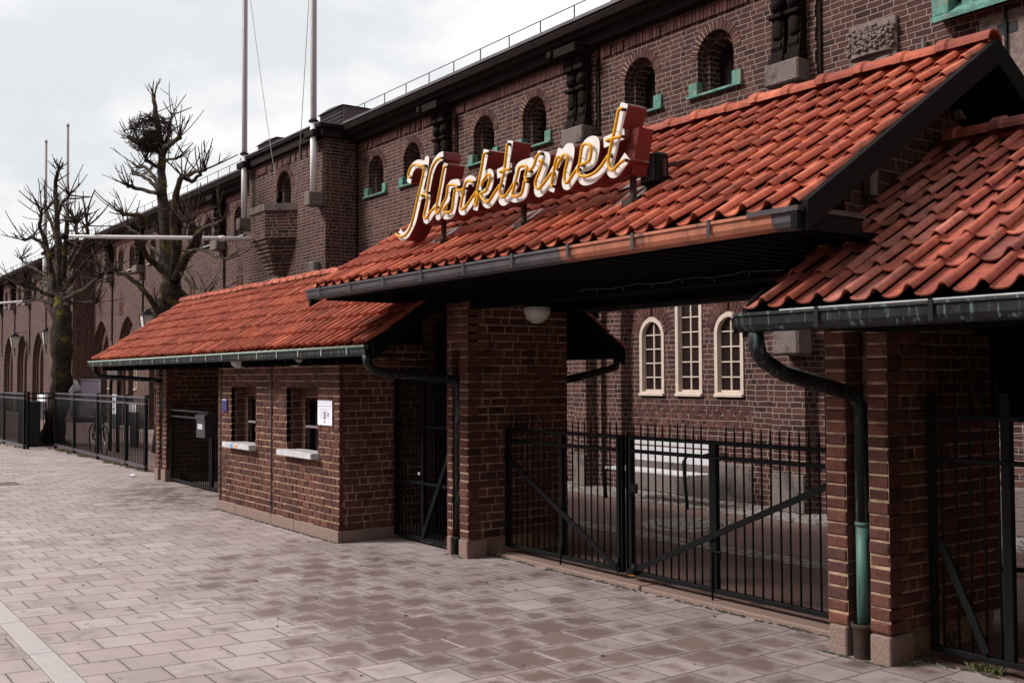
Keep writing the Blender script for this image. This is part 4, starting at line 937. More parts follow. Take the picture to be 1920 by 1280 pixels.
STROKES = [  # (points, frame, scale of the brush, rounded)
    ([(196, 425), (222, 300), (262, 225), (325, 195), (395, 215)], zA, .95), ([(432, 150), (415, 290), (372, 470), (335, 640), (300, 800), (258, 960), (195, 1090), (150, 1150), (95, 1155), (72, 1110)], zA, 1.0),
    ([(350, 612), (430, 585)], zA, 1.0), ([(440, 590), (465, 440), (498, 300), (540, 190), (590, 120), (640, 90)], zA, 1.0), ([(435, 590), (452, 650), (432, 780), (412, 890), (425, 935), (462, 915), (520, 825), (570, 760)], zA, .95),
    ([(680, 205), (655, 330), (618, 540), (583, 740), (570, 850), (585, 895), (615, 860), (660, 770), (715, 650)], zA, .85),
    ([(840, 452), (755, 470), (722, 560), (690, 720), (668, 850), (690, 880), (765, 862), (795, 790), (825, 640), (848, 470)], zA, .88),
    ([(845, 560), (890, 585), (935, 560)], zA, .7), ([(1062, 440), (1022, 408), (965, 440), (935, 560), (905, 720), (890, 800), (920, 822), (965, 790), (1020, 710), (1085, 600)], zA, .92),
    ([(1222, 30), (1195, 180), (1150, 400), (1110, 610), (1082, 790)], zA, .95), ([(1140, 470), (1200, 370), (1262, 320), (1292, 360), (1280, 470), (1235, 555), (1165, 600)], zA, .9),
    ([(1165, 600), (1195, 690), (1245, 728), (1300, 700), (1370, 590), (1432, 490)], zA, .9), ([(1545, -90), (1532, 0), (1490, 220), (1445, 450), (1418, 590), (1428, 670), (1462, 690), (1505, 660), (1560, 580), (1625, 470)], zA, .95),
    ([(1385, 325), (1552, 245)], zA, .95),
    ([(232, 800), (95, 850), (65, 950), (28, 1120), (15, 1215), (120, 1205), (165, 1150), (190, 1020), (222, 850)], zB, .95),
    ([(205, 930), (260, 890), (310, 810), (345, 690)], zB, .85), ([(335, 735), (425, 745), (388, 900), (335, 1040), (305, 1120), (330, 1155), (385, 1115), (455, 1000), (520, 880)], zB, .95),
    ([(588, 660), (552, 800), (515, 960), (478, 1125)], zB, .95), ([(540, 830), (600, 735), (665, 640), (712, 640), (705, 740), (668, 900), (642, 1030), (662, 1068), (705, 1040), (775, 935), (830, 835)], zB, .95),
    ([(850, 850), (930, 825), (985, 770), (1012, 640), (1005, 560), (950, 550), (888, 600), (855, 720), (832, 850), (825, 940), (855, 1000), (915, 1005), (995, 970), (1085, 880), (1180, 750)], zB, .98), ([(935, 620), (905, 780)], zB, 1.1), ([(965, 640), (930, 790)], zB, 1.),
    ([(1348, 115), (1310, 270), (1265, 460), (1225, 650), (1190, 790), (1182, 880), (1215, 918), (1262, 900), (1320, 830), (1375, 745)], zB, .98), ([(1122, 555), (1335, 462)], zB, .95)]
BR_ = .037
segs = []
SQ = {0: 's', 1: 'e', 3: 'e', 5: 's', 8: 's', 9: 'se', 12: 's', 13: 'se', 15: 'e', 17: 'se', 22: 'se', 23: 'se'}   # strokes whose ends are cut square
paths = [(toS(smooth(pts), z), BR_ * k) for pts, z, k in STROKES]
xs = [p[0] for q, _ in paths for p in q]; zs = [p[1] for q, _ in paths for p in q]
GX0, GZ0 = min(xs) - .06, min(zs) - .06; GS = .0055
NX, NZ = int((max(xs) + .06 - GX0) / GS) + 1, int((max(zs) + .06 - GZ0) / GS) + 1
fld = [[.05] * NZ for _ in range(NX)]
for pi, (q, r) in enumerate(paths):
    cuts = []
    if 's' in SQ.get(pi, ''): d = math.hypot(q[0][0] - q[1][0], q[0][1] - q[1][1]); cuts.append((q[0], ((q[0][0] - q[1][0]) / d, (q[0][1] - q[1][1]) / d)))
    if 'e' in SQ.get(pi, ''): d = math.hypot(q[-1][0] - q[-2][0], q[-1][1] - q[-2][1]); cuts.append((q[-1], ((q[-1][0] - q[-2][0]) / d, (q[-1][1] - q[-2][1]) / d)))
    sg_ = list(zip(q[:-1], q[1:]))
    for (e, n) in cuts: sg_.append((e, (e[0] + n[0] * .05, e[1] + n[1] * .05)))
    for (a, b) in sg_:
        i0, i1 = int((min(a[0], b[0]) - .06 - GX0) / GS), int((max(a[0], b[0]) + .06 - GX0) / GS) + 1
        j0, j1 = int((min(a[1], b[1]) - .06 - GZ0) / GS), int((max(a[1], b[1]) + .06 - GZ0) / GS) + 1
        dx, dz = b[0] - a[0], b[1] - a[1]; ll = dx * dx + dz * dz + 1e-12
        for i in range(max(0, i0), min(NX, i1)):
            for j in range(max(0, j0), min(NZ, j1)):
                px, pz = GX0 + i * GS, GZ0 + j * GS; t = max(0, min(1, ((px - a[0]) * dx + (pz - a[1]) * dz) / ll))
                d = math.hypot(px - a[0] - t * dx, pz - a[1] - t * dz) - r
                for (e, n) in cuts: d = max(d, ((px - e[0]) * n[0] + (pz - e[1]) * n[1]) - .014 if math.hypot(px - e[0], pz - e[1]) < .12 else d)
                if d < fld[i][j]: fld[i][j] = d
def contours(fld, lev):
    nxt = {}
    def cut(i, j, k, l):
        a, b = fld[i][j] - lev, fld[k][l] - lev; t = a / (a - b); return (GX0 + (i + (k - i) * t) * GS, GZ0 + (j + (l - j) * t) * GS)
    pos = {}
    for i in range(NX - 1):
        for j in range(NZ - 1):
            ins = [fld[i][j] < lev, fld[i + 1][j] < lev, fld[i + 1][j + 1] < lev, fld[i][j + 1] < lev]
            if all(ins) or not any(ins): continue
            E_ = [((i, j), (i + 1, j)), ((i + 1, j), (i + 1, j + 1)), ((i + 1, j + 1), (i, j + 1)), ((i, j + 1), (i, j))]
            en = []; ex = []
            for e in range(4):
                a, b = ins[e], ins[(e + 1) % 4]
                if a != b:
                    key = (E_[e] if E_[e][0] <= E_[e][1] else (E_[e][1], E_[e][0]))
                    if key not in pos: pos[key] = cut(*E_[e][0], *E_[e][1])
                    (ex if a else en).append(key)
            for s0, s1 in zip(ex, en if len(en) == 1 else en[::-1]): nxt[s0] = s1
    loops = []
    while nxt:
        k, v = nxt.popitem(); lp = [k]
        while v in nxt: lp.append(v); v = nxt.pop(v)
        if len(lp) > 12: loops.append([pos[x] for x in lp])
    return loops
def area(l): return .5 * sum(l[i][0] * l[(i + 1) % len(l)][1] - l[(i + 1) % len(l)][0] * l[i][1] for i in range(len(l)))
def inside(p, l):
    c = False
    for i in range(len(l)):
        a, b = l[i], l[i - 1]
        if (a[1] > p[1]) != (b[1] > p[1]) and p[0] < (b[0] - a[0]) * (p[1] - a[1]) / (b[1] - a[1]) + a[0]: c = not c
    return c
LP = [l for l in contours(fld, 0.) if abs(area(l)) > 6e-5]
def depth_of(l): return sum(inside(l[0], o) for o in LP if o is not l)
def thin(l):
    out = [l[0]]
    for p in l[1:]:
        if math.hypot(p[0] - out[-1][0], p[1] - out[-1][1]) > .008: out.append(p)
    return out
LP = [thin(l) for l in LP]
outs = [l for l in LP if depth_of(l) % 2 == 0]; holes = [l for l in LP if depth_of(l) % 2 == 1]
SB = MB(); SF = MB()
for l in outs:
    hs = [h for h in holes if inside(h[0], l)]
    SF.sheet([l] + hs, lambda a, z: (a, YS - .004, z)); SB.sheet([l] + hs, lambda a, z: (a, YS, z)); SB.sheet([l] + hs, lambda a, z: (a, YS + .165, z))
    for q in [l] + hs:
        k = len(q)
        SB.add([(p[0], YS, p[1]) for p in q] + [(p[0], YS + .165, p[1]) for p in q], [(i, (i + 1) % k, k + (i + 1) % k, k + i) for i in range(k)])
        SF.add([(p[0], YS - .004, p[1]) for p in q] + [(p[0], YS - .0005, p[1]) for p in q], [(i, (i + 1) % k, k + (i + 1) % k, k + i) for i in range(k)])
SB.build('letter_body', 'sign_red', sg); lf = SF.build('letter_face', 'sign_white', sg)
bar = toS([(360, 1012), (560, 520), (880, 425), (1320, 275)], zA, YS + .05) + toS([(1040, 500), (1530, 376), (1440, 942)], zB, YS + .05)
bx = MB(); bx.prism(bar, 'y', YS + .048, YS + .172); bx.build('backing_box', 'sign_red', sg)
YT = YS - .035
TUBES = [([(210, 378), (182, 360), (195, 290), (228, 225), (280, 205), (340, 222), (390, 218)], zA), ([(392, 225), (380, 340), (345, 490), (300, 680), (255, 880), (205, 1050), (150, 1135), (90, 1165), (40, 1150), (15, 1128)], zA),
    ([(352, 615), (385, 600), (425, 615), (435, 650), (420, 760), (392, 870), (398, 918), (425, 915), (480, 830), (545, 770)], zA), ([(625, 115), (575, 135), (515, 215), (475, 330), (450, 470), (428, 580)], zA),
    ([(682, 235), (655, 250), (625, 420), (590, 600), (555, 780), (560, 855), (590, 830), (640, 730), (690, 630), (708, 500), (740, 475), (800, 478), (840, 500)], zA), ([(835, 505), (830, 540), (870, 548), (930, 520)], zA), ([(800, 535), (780, 700), (762, 810), (720, 838), (655, 840), (660, 790), (700, 735)], zA),
    ([(1050, 438), (985, 420), (940, 460), (918, 560), (892, 700), (880, 780), (905, 800), (960, 750), (1040, 630), (1090, 560)], zA), ([(1225, 55), (1190, 70), (1160, 250), (1120, 440), (1085, 620), (1068, 730), (1090, 745), (1110, 620), (1100, 570)], zA),
    ([(1155, 490), (1190, 400), (1250, 335), (1270, 375), (1245, 490), (1210, 560), (1145, 590), (1165, 650), (1215, 705), (1260, 690), (1330, 580), (1400, 480)], zA), ([(1500, -70), (1490, 40), (1465, 250), (1430, 420), (1402, 540), (1412, 620), (1445, 640), (1500, 590), (1590, 450)], zA), ([(1400, 300), (1465, 280), (1535, 262)], zA),
    ([(180, 990), (155, 970), (178, 850), (95, 852), (62, 950), (25, 1100), (5, 1200), (110, 1180), (150, 1020), (180, 1030)], zB), ([(200, 900), (255, 850), (300, 730), (335, 690)], zB), ([(330, 780), (362, 790), (330, 900), (285, 1020), (285, 1090), (320, 1110), (380, 1050), (470, 925)], zB),
    ([(490, 1085), (475, 1060), (500, 900), (535, 745), (565, 740)], zB), ([(535, 880), (560, 800), (620, 710), (665, 720), (660, 800), (630, 940), (635, 1030), (670, 1035), (740, 930), (780, 880)], zB),
    ([(820, 830), (880, 805), (935, 760), (945, 600), (850, 595), (815, 780), (790, 890), (805, 945), (860, 965), (940, 950), (1040, 880), (1155, 715)], zB), ([(1320, 160), (1285, 160), (1260, 270), (1230, 420), (1200, 540), (1165, 720), (1155, 810), (1185, 885), (1225, 880), (1290, 810), (1350, 770)], zB), ([(1130, 535), (1210, 510), (1312, 485)], zB)]
for pts, z in TUBES:
    q = [onY(*z(p), YT) for p in smooth(pts)]; t_ = MB(); t_.tube(q, .0108, 8)
    t_.build('neon_tube', 'neon', sg)
pegs = MB(); rg = random.Random(2)
for pts, z in TUBES:
    q = [onY(*z(p), YT) for p in smooth(pts)]
    for e in (q[0], q[-1]): pegs.tube([e + cv((0, .006, 0)), (e.x, YS - .005, e.z)], .0115, 8)
    for i in range(6, len(q) - 4, 9): pegs.tube([q[i], (q[i].x, YS - .005, q[i].z)], .0022, 5)
pegs.build('tube_holders', 'rubber', sg)
TANM = math.tan(angm)
def roof_z(y): return MZE + (y - MYE) * TANM + .04
for px, py in ((1187, 330), (982, 385), (832, 425)):
    p = onY(px, py, YS + .11); l = MB(); l.box(p.x - .016, p.x + .016, YS + .095, YS + .127, roof_z(YS + .11) - .04, p.z + .06); l.bevbox(p.x - .05, p.x + .05, YS + .05, YS + .16, roof_z(YS + .05) - .03, roof_z(YS + .13) - .012, .004)
    l.rect_tube((p.x - .02, YS + .16, p.z + .05), (p.x - .02, YS + .62, roof_z(YS + .62) - .01), .02, .02)
    l.build('support_leg', 'rust', sg)
for x_, y_, w_ in ((-5.06, YS + .06, .2), (-5.35, YS + .36, .16), (-6.25, YS + .06, .2), (-6.6, YS + .42, .16), (-7.42, YS + .08, .2), (-7.7, YS + .42, .16)):
    q = MB(); zz = roof_z(y_) + .004; zu = roof_z(y_ + .24) + .004
    q.add([(x_ - w_ / 2, y_, zz - .012), (x_, y_ - .04, zz - .025), (x_ + w_ / 2, y_, zz - .004), (x_ + w_ / 2, y_ + .24, zu), (x_ - w_ / 2, y_ + .24, zu)], [(0, 1, 2, 3, 4)]); q.build('flashing', 'flash_red', ec)
fl = thing('floodlight', (-5.06, YS + .25, 3.05), 'dark floodlight mounted on the tiled roof behind the right end of the script sign', 'floodlight')
p = onY(1226, 318, YS + .28); q = MB(); q.bevbox(p.x - .085, p.x + .085, p.y - .05, p.y + .06, p.z - .10, p.z + .10, .012); q.build('housing', 'iron', fl)
q = MB().use('letters'); rg = random.Random(8)
for i in range(4):
    for j in range(6): q.use('iron_grey'); q.box(p.x - .06 + i * .032, p.x - .034 + i * .032, p.y - .056, p.y - .0505, p.z - .085 + j * .029, p.z - .060 + j * .029)
q.use('iron').box(p.x - .066, p.x + .066, p.y - .052, p.y - .0501, p.z - .09, p.z + .092)
q.build('led_panel', None, fl)
q = MB(); q.box(p.x + .086, p.x + .10, p.y - .01, p.y + .02, p.z - .06, p.z + .05); q.box(p.x - .10, p.x + .10, p.y + .061, p.y + .075, p.z - .06, p.z - .03); q.rect_tube((p.x + .05, p.y + .06, p.z - .05), (p.x + .10, p.y + .06, roof_z(p.y + .06) - .02), .03, .03); q.build('bracket', 'rust', fl)

# =================================================================== GATES
def gate_leaf(name, x0, x1, y, z0, z1, rails, pitch, stiles, label, cat='gate', spike=.12, diag=None, railmat='iron', group=None, extra=None):
    g = thing(name, ((x0 + x1) / 2, y, 0), label, cat, group)
    f = MB()
    for s, w in [(x0 + .02, .04), (x1 - .02, .04)] + stiles: f.bevbox(s - w / 2, s + w / 2, y - .022, y + .022, z0 + .036, z1, .004)
    f.bevbox(x0, x1, y - .024, y + .024, z0, z0 + .035, .004); f.build('frame', 'iron', g)
    r = MB()
    for zz in rails: r.bevbox(x0 + .041, x1 - .041, y - .027, y + .027, zz - .014, zz + .014, .003)
    r.build('rail', railmat, g)
    b = MB(); n = max(2, round((x1 - x0) / pitch)); rg = random.Random(int(abs(x0) * 100))
    for i in range(1, n):
        x = lerp(x0, x1, i / n); lean = rg.uniform(-.006, .006)
        if any(abs(x - s) < w / 2 + .012 for s, w in stiles): continue
        b.tube([(x + lean, y, z0 + .03), (x, y, z1 - .02), (x, y, z1 + spike * .6), (x, y, z1 + spike)], [.0075, .0075, .0065, .001], 6)
    b.build('bars', 'iron', g)
    if diag:
        d = MB()
        for a, c in diag: d.rect_tube((a[0], y - .034, a[1]), (c[0], y - .034, c[1]), .018, .045)
        d.build('brace', 'iron', g)
    if extra:
        e = MB(); extra(g)
    return g
def bolt(g, name, fn):
    q = MB(); fn(q); q.build(name, 'iron', g)
def drop1(g):
    bolt(g, 'drop_bolt', lambda e: e.tube([(-7.32, 5.75, .20), (-7.32, 5.75, -.0)], .009, 6)); bolt(g, 'roller', lambda e: e.lathe([(0, 0), (.03, 0), (.03, .10), (0, .10)], (-6.56, 5.76, .10), 8))
def drop2(g):
    bolt(g, 'drop_bolt', lambda e: e.tube([(-5.40, 5.74, .36), (-5.40, 5.74, .40), (-5.49, 5.745, .40), (-5.49, 5.75, .30), (-5.49, 5.75, .03)], .008, 6)); bolt(g, 'lock', lambda e: e.bevbox(-6.40, -6.30, 5.735, 5.755, .75, .83, .006))
    bolt(g, 'roller', lambda e: e.lathe([(0, 0), (.03, 0), (.03, .08), (0, .08)], (-6.34, 5.745, .10), 8))
gate_leaf('entrance_gate_leaf', -8.19, -6.505, 5.78, .085, 1.215, [1.20, 1.09], .083, [(-7.33, .05), (-6.545, .06)], 'narrower leaf of the black iron entrance gate, hinged on the pier with the bowl lamp', diag=[((-8.16, .95), (-6.53, .10))], extra=drop1, group='leaves of the main entrance gate')
gate_leaf('entrance_gate_leaf', -6.46, -4.19, 5.78, .085, 1.215, [1.20, 1.09], .083, [(-6.42, .06), (-5.49, .075)], 'wider right leaf of the black iron entrance gate, beside the pier with the green pipe', diag=[((-6.40, .11), (-4.22, 1.06))], extra=drop2, group='leaves of the main entrance gate')
a, c = onY(1762, 1015, 5.66), onY(1850, 1225, 5.66)
gate_leaf('side_gate', -3.66, -2.35, 5.70, .06, 1.6, [1.45, 1.2], .085, [(-3.17, .06)], 'dark iron gate at the right edge beside the brick pier, in deep shade', diag=[((a.x, a.z), (c.x, c.z))])
gate_leaf('passage_gate', -9.79, -8.61, 5.46, .04, 1.75, [1.66, 1.2, .62], .075, [(-9.2, .04)], 'narrow dark iron gate in the shadow between the ticket booth and the brick pier', spike=.02, diag=[((-9.17, .08), (-8.63, 1.0))])
kn = MB(); kn.lathe([(0, -.02), (.014, -.012), (.018, 0), (.014, .012), (0, .02)], (-9.22, 5.42, .72), 10); 
tag(kn.build('gate_knob', 'letters', D.objects['passage_gate']))
bd = MB(); bd.bevbox(-9.78, -8.62, 5.95, 6.0, 0, 2.3, .004); tag(bd.build('passage_door', 'black_wood'), 'plain black door at the back of the dark passage behind the narrow gate', 'door')
gate_leaf('booth_gate', -17.33, -15.42, 5.45, .035, 1.20, [1.185, 1.085], .085, [(-15.46, .05)], 'half of the black barred gate hinged on the brick pier, without a letterbox', railmat='iron_grey', spike=.10, group='gate halves left of the ticket booth')
gate_leaf('booth_gate', -15.40, -13.38, 5.45, .035, 1.20, [1.185, 1.085], .085, [], 'half of the black barred gate that carries the letterbox, next to the ticket booth', railmat='iron_grey', spike=.10, group='gate halves left of the ticket booth')
# letterbox and papers
mx0, mx1 = onY(368, 790, 5.18).x, onY(384, 790, 5.18).x
lb = thing('letterbox', ((mx0 + mx1) / 2, 5.3, .8), 'dark metal letterbox with a round top hung on the barred gate', 'letterbox')
q = MB(); q.prism([(5.18, .83), (5.18, 1.10), (5.20, 1.17), (5.25, 1.20), (5.42, 1.20), (5.42, .83)], 'x', mx0, mx1); q.build('housing', 'lead', lb)
q = MB(); q.bevbox(mx0 - .008, mx1 + .008, 5.168, 5.179, 1.10, 1.165, .003); q.build('flap', 'iron_grey', lb)
q = MB().use('paper'); q.box(mx0 + .07, mx1 - .10, 5.1765, 5.179, .955, 1.03); q.use('ink')
for k in range(5): q.box(mx0 + .08, mx1 - .12, 5.1755, 5.1764, .962 + k * .013, .967 + k * .013)
q.build('label_card', None, lb)
q = MB().use('paper'); q.add([(-13.56, 5.40, .93), (-13.40, 5.39, .93), (-13.40, 5.38, 1.13), (-13.47, 5.39, 1.06), (-13.56, 5.404, .93)], [(0, 1, 2, 3)]); q.add([(-13.56, 5.404, .93), (-13.40, 5.394, .93), (-13.40, 5.384, 1.13), (-13.47, 5.394, 1.06)], [(0, 1, 2, 3)])
tag(q.build('paper_sheet', None), 'loose white paper hanging on the barred gate at the booth corner', 'paper')
q = MB().use('paper'); nx0, nx1, nz0, nz1 = -10.285, -9.935, 1.20, 1.462
q.bevbox(nx0, nx1, BY - .012, BY - .0085, nz0, nz1, .001); q.use('ink'); q.box(nx0 + .02, nx1 - .02, BY - .0132, BY - .0123, nz1 - .062, nz1 - .057)
for k in range(7): q.box(nx0 + .06, nx1 - .05 - .02 * (k % 3), BY - .0132, BY - .0123, nz1 - .085 - k * .017, nz1 - .089 - k * .017)
q.box(nx0 + .15, nx0 + .20, BY - .0132, BY - .0123, nz1 - .20, nz1 - .12); q.box(nx0 + .24, nx0 + .28, BY - .0132, BY - .0123, nz1 - .17, nz1 - .13)
q.use('black_ink').box(nx0 + .155, nx0 + .185, BY - .0132, BY - .0123, nz0 + .025, nz0 + .045)
tag(q.build('notice_sheet', None), 'white printed notice taped to the brick wall right of the second ticket window', 'notice')
q = MB().use('blue_poster'); q.bevbox(-13.165, -12.995, BY - .016, BY - .009, 1.275, 1.44, .003); q.use('letters'); q.box(-13.15, -13.02, BY - .0172, BY - .0163, 1.418, 1.432)
tag(q.build('blue_plate', None), 'small deep blue plate on the brick wall left of the first ticket window', 'plate')

# =================================================================== LAMPS
def globe(x, y, z, label):
    t = thing('eave_lamp', (x, y, z), label, 'lamp', 'round lamps under the booth eave')
    q = MB(); q.lathe([(0, -.115), (.05, -.105), (.09, -.075), (.112, -.02), (.115, .02), (.11, .035), (0, .036)], (x, y, z), 20); q.build('shade', 'opal', t)
    q = MB(); q.lathe([(0, .037), (.08, .037), (.08, .075), (0, .075)], (x, y, z), 16); q.build('base', 'iron', t); return t
globe(-12.13, 4.62, 1.935, 'round opal lamp under the booth eave above the window with the sticker')
globe(-10.48, 4.62, 1.935, 'round opal lamp under the booth eave above the window nearest the notice')
t = thing('wall_lamp', (-8.2, 6.19, 2.3), 'white half bowl lamp on the dark side of the brick pier', 'lamp')
q = MB(); pr = [(0, -.105), (.05, -.098), (.10, -.065), (.135, -.01), (.14, .055), (.128, .06), (.125, .0), (.09, -.055), (0, -.09)]
q.lathe(pr, (-8.215, 6.17, 2.33), 24); q.build('shade', 'lantern_glass', t); q = MB(); q.bevbox(-8.228, -8.20, 6.13, 6.21, 2.39, 2.46, .005); q.build('base', 'iron', t)
t = thing('passage_lamp', (-18.6, 6.4, 1.8), 'small conical lamp in the dark passage above the barred gate', 'lamp')
p = onY(368, 704, 6.2); q = MB(); q.lathe([(0, -.0), (.045, 0), (.075, -.09), (.07, -.092), (0, -.085)], (p.x, 6.2, p.z + .04), 16); q.build('shade', 'window_paint', t); q = MB(); q.tube([(p.x, 6.2, p.z + .04), (p.x, 6.2, p.z + .30)], .012, 6); q.build('stem', 'iron', t)
def lantern(px, py, y, label, s=1.):
    p = onY(px, py, y); t = thing('wall_lantern', p, label, 'lantern', 'wall lanterns on the stadium')
    q = MB(); q.add([(p.x + a * .20 * s, p.y + b * .20 * s, p.z + .26 * s) for a, b in ((-1, -1), (1, -1), (1, 1), (-1, 1))] + [(p.x + a * .13 * s, p.y + b * .13 * s, p.z - .28 * s) for a, b in ((-1, -1), (1, -1), (1, 1), (-1, 1))], [(0, 1, 5, 4), (1, 2, 6, 5), (2, 3, 7, 6), (3, 0, 4, 7), (4, 5, 6, 7)]); q.build('glass_box', 'lantern_glass', t)
    q = MB()
    for a, b in ((-1, -1), (1, -1), (1, 1), (-1, 1)): q.rect_tube((p.x + a * .205 * s, p.y + b * .205 * s, p.z + .26 * s), (p.x + a * .135 * s, p.y + b * .135 * s, p.z - .29 * s), .022, .022)
    q.add([(p.x + a * .25 * s, p.y + b * .25 * s, p.z + .262 * s) for a, b in ((-1, -1), (1, -1), (1, 1), (-1, 1))] + [(p.x, p.y, p.z + .46 * s)], [(0, 1, 4), (1, 2, 4), (2, 3, 4), (3, 0, 4), (0, 3, 2, 1)])
    q.rect_tube((p.x, p.y, p.z + .44 * s), (p.x, YW, p.z + .50 * s), .03, .03); q.build('frame', 'iron', t)
lantern(89, 633, 9.7, 'white wall lantern beside the far brick tower, left of the second tree'); lantern(28, 641, 9.9, 'white wall lantern at the far left of the stadium wall'); lantern(277, 606, 9.8, 'dark capped wall lantern just above the booth roof at the left')

# =================================================================== FLAGPOLES
def flagpole(x, y, z0, z1, r0, r1, label, box=True, zc=7.0, two=True, knob=True):
    t = thing('flagpole', (x, y, z0), label, 'flagpole', 'flagpoles on the stadium towers')
    q = MB(); q.tube([(x, y, z0), (x, y, zc + .22)], r0, 12); q.build('lower_pole', 'white_paint', t)
    q = MB(); q.tube([(x, y, zc + .22), (x, y, zc + .30), (x, y, z1)], [r0 * 1.03, r0 * .95, r1], 12); q.build('upper_pole', 'pole_grey', t)
    q = MB(); q.tube([(x, y, zc + .20), (x, y, zc + .235)], r0 * 1.5, 12); q.bevbox(x - .26, x + .2, y - .11, TY - .38 + .4, zc - .13, zc + .01, .012); q.build('clamp', 'eave_wood', t)
    if box: q = MB(); q.bevbox(x - .13, x + .13, y - .16, TY - .003, z0 - .30, z0 - .001, .015); q.build('stone_foot', 'granite_grey', t)
    if knob: q = MB(); q.lathe([(0, -.06), (.07, 0), (.05, .06), (0, .14)], (x, y, z1), 8); q.build('finial', 'pole_grey', t)
    return t
fpr = flagpole(-20.55, 9.46, 5.68, 16., .072, .062, 'tall flagpole with a white foot on the tower corner, nearest the rooftop vent')
fpl = flagpole(-24.55, 9.46, 5.62, 16., .072, .062, 'tall flagpole with a white foot left of the tower oriel')
flagpole(-42.6, 9.3, 5.6, 11.5, .085, .05, 'distant flagpole rising behind the further bare tree, right of its pair', zc=7.); flagpole(-46.5, 9.3, 5.6, 11.6, .085, .05, 'distant flagpole rising left of the further bare tree top', zc=7.)
for a, b, lab in ((onY(472, 0, 9.40), onY(522, 372, 9.3), 'thin halyard from the left flagpole down to the tower oriel'), (onY(578, 0, 9.40), onY(556, 372, 9.3), 'thin halyard from the right flagpole down to the tower oriel')):
    top = a + (a - b) * .6; q = MB(); mid = [top.lerp(b, i / 12) + cv((0, 0, -.25 * math.sin(math.pi * i / 12))) for i in range(13)]; q.tube(mid, .008, 4); tag(q.build('halyard', 'pole_grey'), lab, 'rope')
def hpole(p, q_, label):
    t = thing('flag_boom', p, label, 'flagpole', 'white booms standing out from the oriels'); d = (q_ - p)
    q = MB(); q.tube([p, p + d * .3, q_], [.052, .048, .034], 12); q.tube([p + d * .155, p + d * .165, p + d * .185, p + d * .195], [.05, .066, .066, .05], 12); q.build('boom', 'white_paint', t)
    q = MB(); u = d.normalized(); q.tube([q_, q_ + u * .03, q_ + u * .12, q_ + u * .16], [.03, .075, .08, .02], 6); q.build('end_knob', 'iron', t)
hpole(cv((-23.0, 9.05, 4.92)), onX(128, 443, -23.25), 'long white boom reaching out level from the tower oriel across the near tree')
hpole(cv((-45.7, 9.05, 4.92)), onX(-60, 572, -45.9), 'white boom reaching out from the far tower at the left edge')

# =================================================================== TREES
def tree(Y, base, trunk_pts, limbs, label, seed, dens, sc):
    """limbs traced as centre lines, given their own depth; bare shoots grow from the pollard knobs"""
    rng = random.Random(seed); t = thing('pollarded_tree', base, label, 'tree', 'pollarded trees in front of the stadium')
    W = MB(); C = MB()
    def px2r(px): return .70 * px / 1950 * ((onY(*trunk_pts[-1][:2], Y)).dot(AZ * 0 + cv((-.813, .581, 0))))
    tp = [cv(base) if i == 0 else onY(a, b, Y) for i, (a, b, r) in enumerate(trunk_pts)]
    def wob(pts, rs, amp):
        P, Rr = [], []
        for i in range(len(pts) - 1):
            for k in range(3):
                s = k / 3; P.append(pts[i].lerp(pts[i + 1], s) + cv((rng.uniform(-amp, amp), rng.uniform(-amp, amp), rng.uniform(-amp, amp))) * (0 if i == 0 and k == 0 else 1)); Rr.append(lerp(rs[i], rs[i + 1], s) * rng.uniform(.92, 1.12))
        P.append(pts[-1]); Rr.append(rs[-1]); return P, Rr
    P, Rr = wob(tp, [px2r(r) / .70 * .88 for _, _, r in trunk_pts], .05); W.tube(P, Rr, 14)
    def shoot(p, d, L, r):
        k = 5; pts = [p]; dd = d.normalized()
        bend = cv((rng.uniform(-.2, .2), rng.uniform(-.2, .2), rng.uniform(.0, .34)))
        for i in range(k): dd = (dd + bend * .5).normalized(); pts.append(pts[-1] + dd * (L / k))
        C.tube(pts, [r * lerp(1, .5, i / k) for i in range(k + 1)], 5)
        if rng.random() < .55: q = pts[rng.choice((2, 3))]; e = (dd + cv((rng.uniform(-1, 1), rng.uniform(-1, 1), rng.uniform(-.3, .8)))).normalized(); C.tube([q, q + e * L * .2, q + e * L * .36 + cv((0, 0, .02))], [r * .6, r * .5, r * .35], 4)
    for li, (pts, r0, r1, dy0, dy1, n) in enumerate(limbs):
        m = len(pts); wp = [onY(a, b, Y + lerp(dy0, dy1, i / (m - 1))) for i, (a, b) in enumerate(pts)]
        P, Rr = wob(wp, [px2r(lerp(r0, r1, i / (m - 1))) for i in range(m)], .018 * sc); W.tube(P, Rr, 9)
        e = wp[-1]; d = (wp[-1] - wp[-2]).normalized(); kr = px2r(max(r1 * 1.35, 4.))
        W.lathe([(0, -kr), (kr * .8, -kr * .6), (kr, 0), (kr * .75, kr * .65), (0, kr)], e, 9)
        for k in range(int(n * 1.25)):
            v = (d * rng.uniform(.25, 1.1) + cv((rng.uniform(-.95, .95), rng.uniform(-.95, .95), rng.uniform(-.1, 1.15)))).normalized()
            if d.x < 0: v.x -= .6 * rng.random()
            shoot(e + v * kr * .4, v, rng.uniform(.30, .88) * sc * (.5 if li == 0 else 1.), px2r(rng.uniform(1.2, 2.4)))
        for k in range(int(dens * m * 2.2)):
            i = rng.randrange(1, m); s = rng.random(); b_ = wp[i - 1].lerp(wp[i], s)
            v = cv((rng.uniform(-1, 1), rng.uniform(-1, 1), rng.uniform(-.1, 1.1))).normalized(); shoot(b_, v, rng.uniform(.25, .65) * sc, px2r(rng.uniform(1.2, 2.3)))
    W.build('trunk', 'bark', t); C.build('crown', 'shoot', t); return t
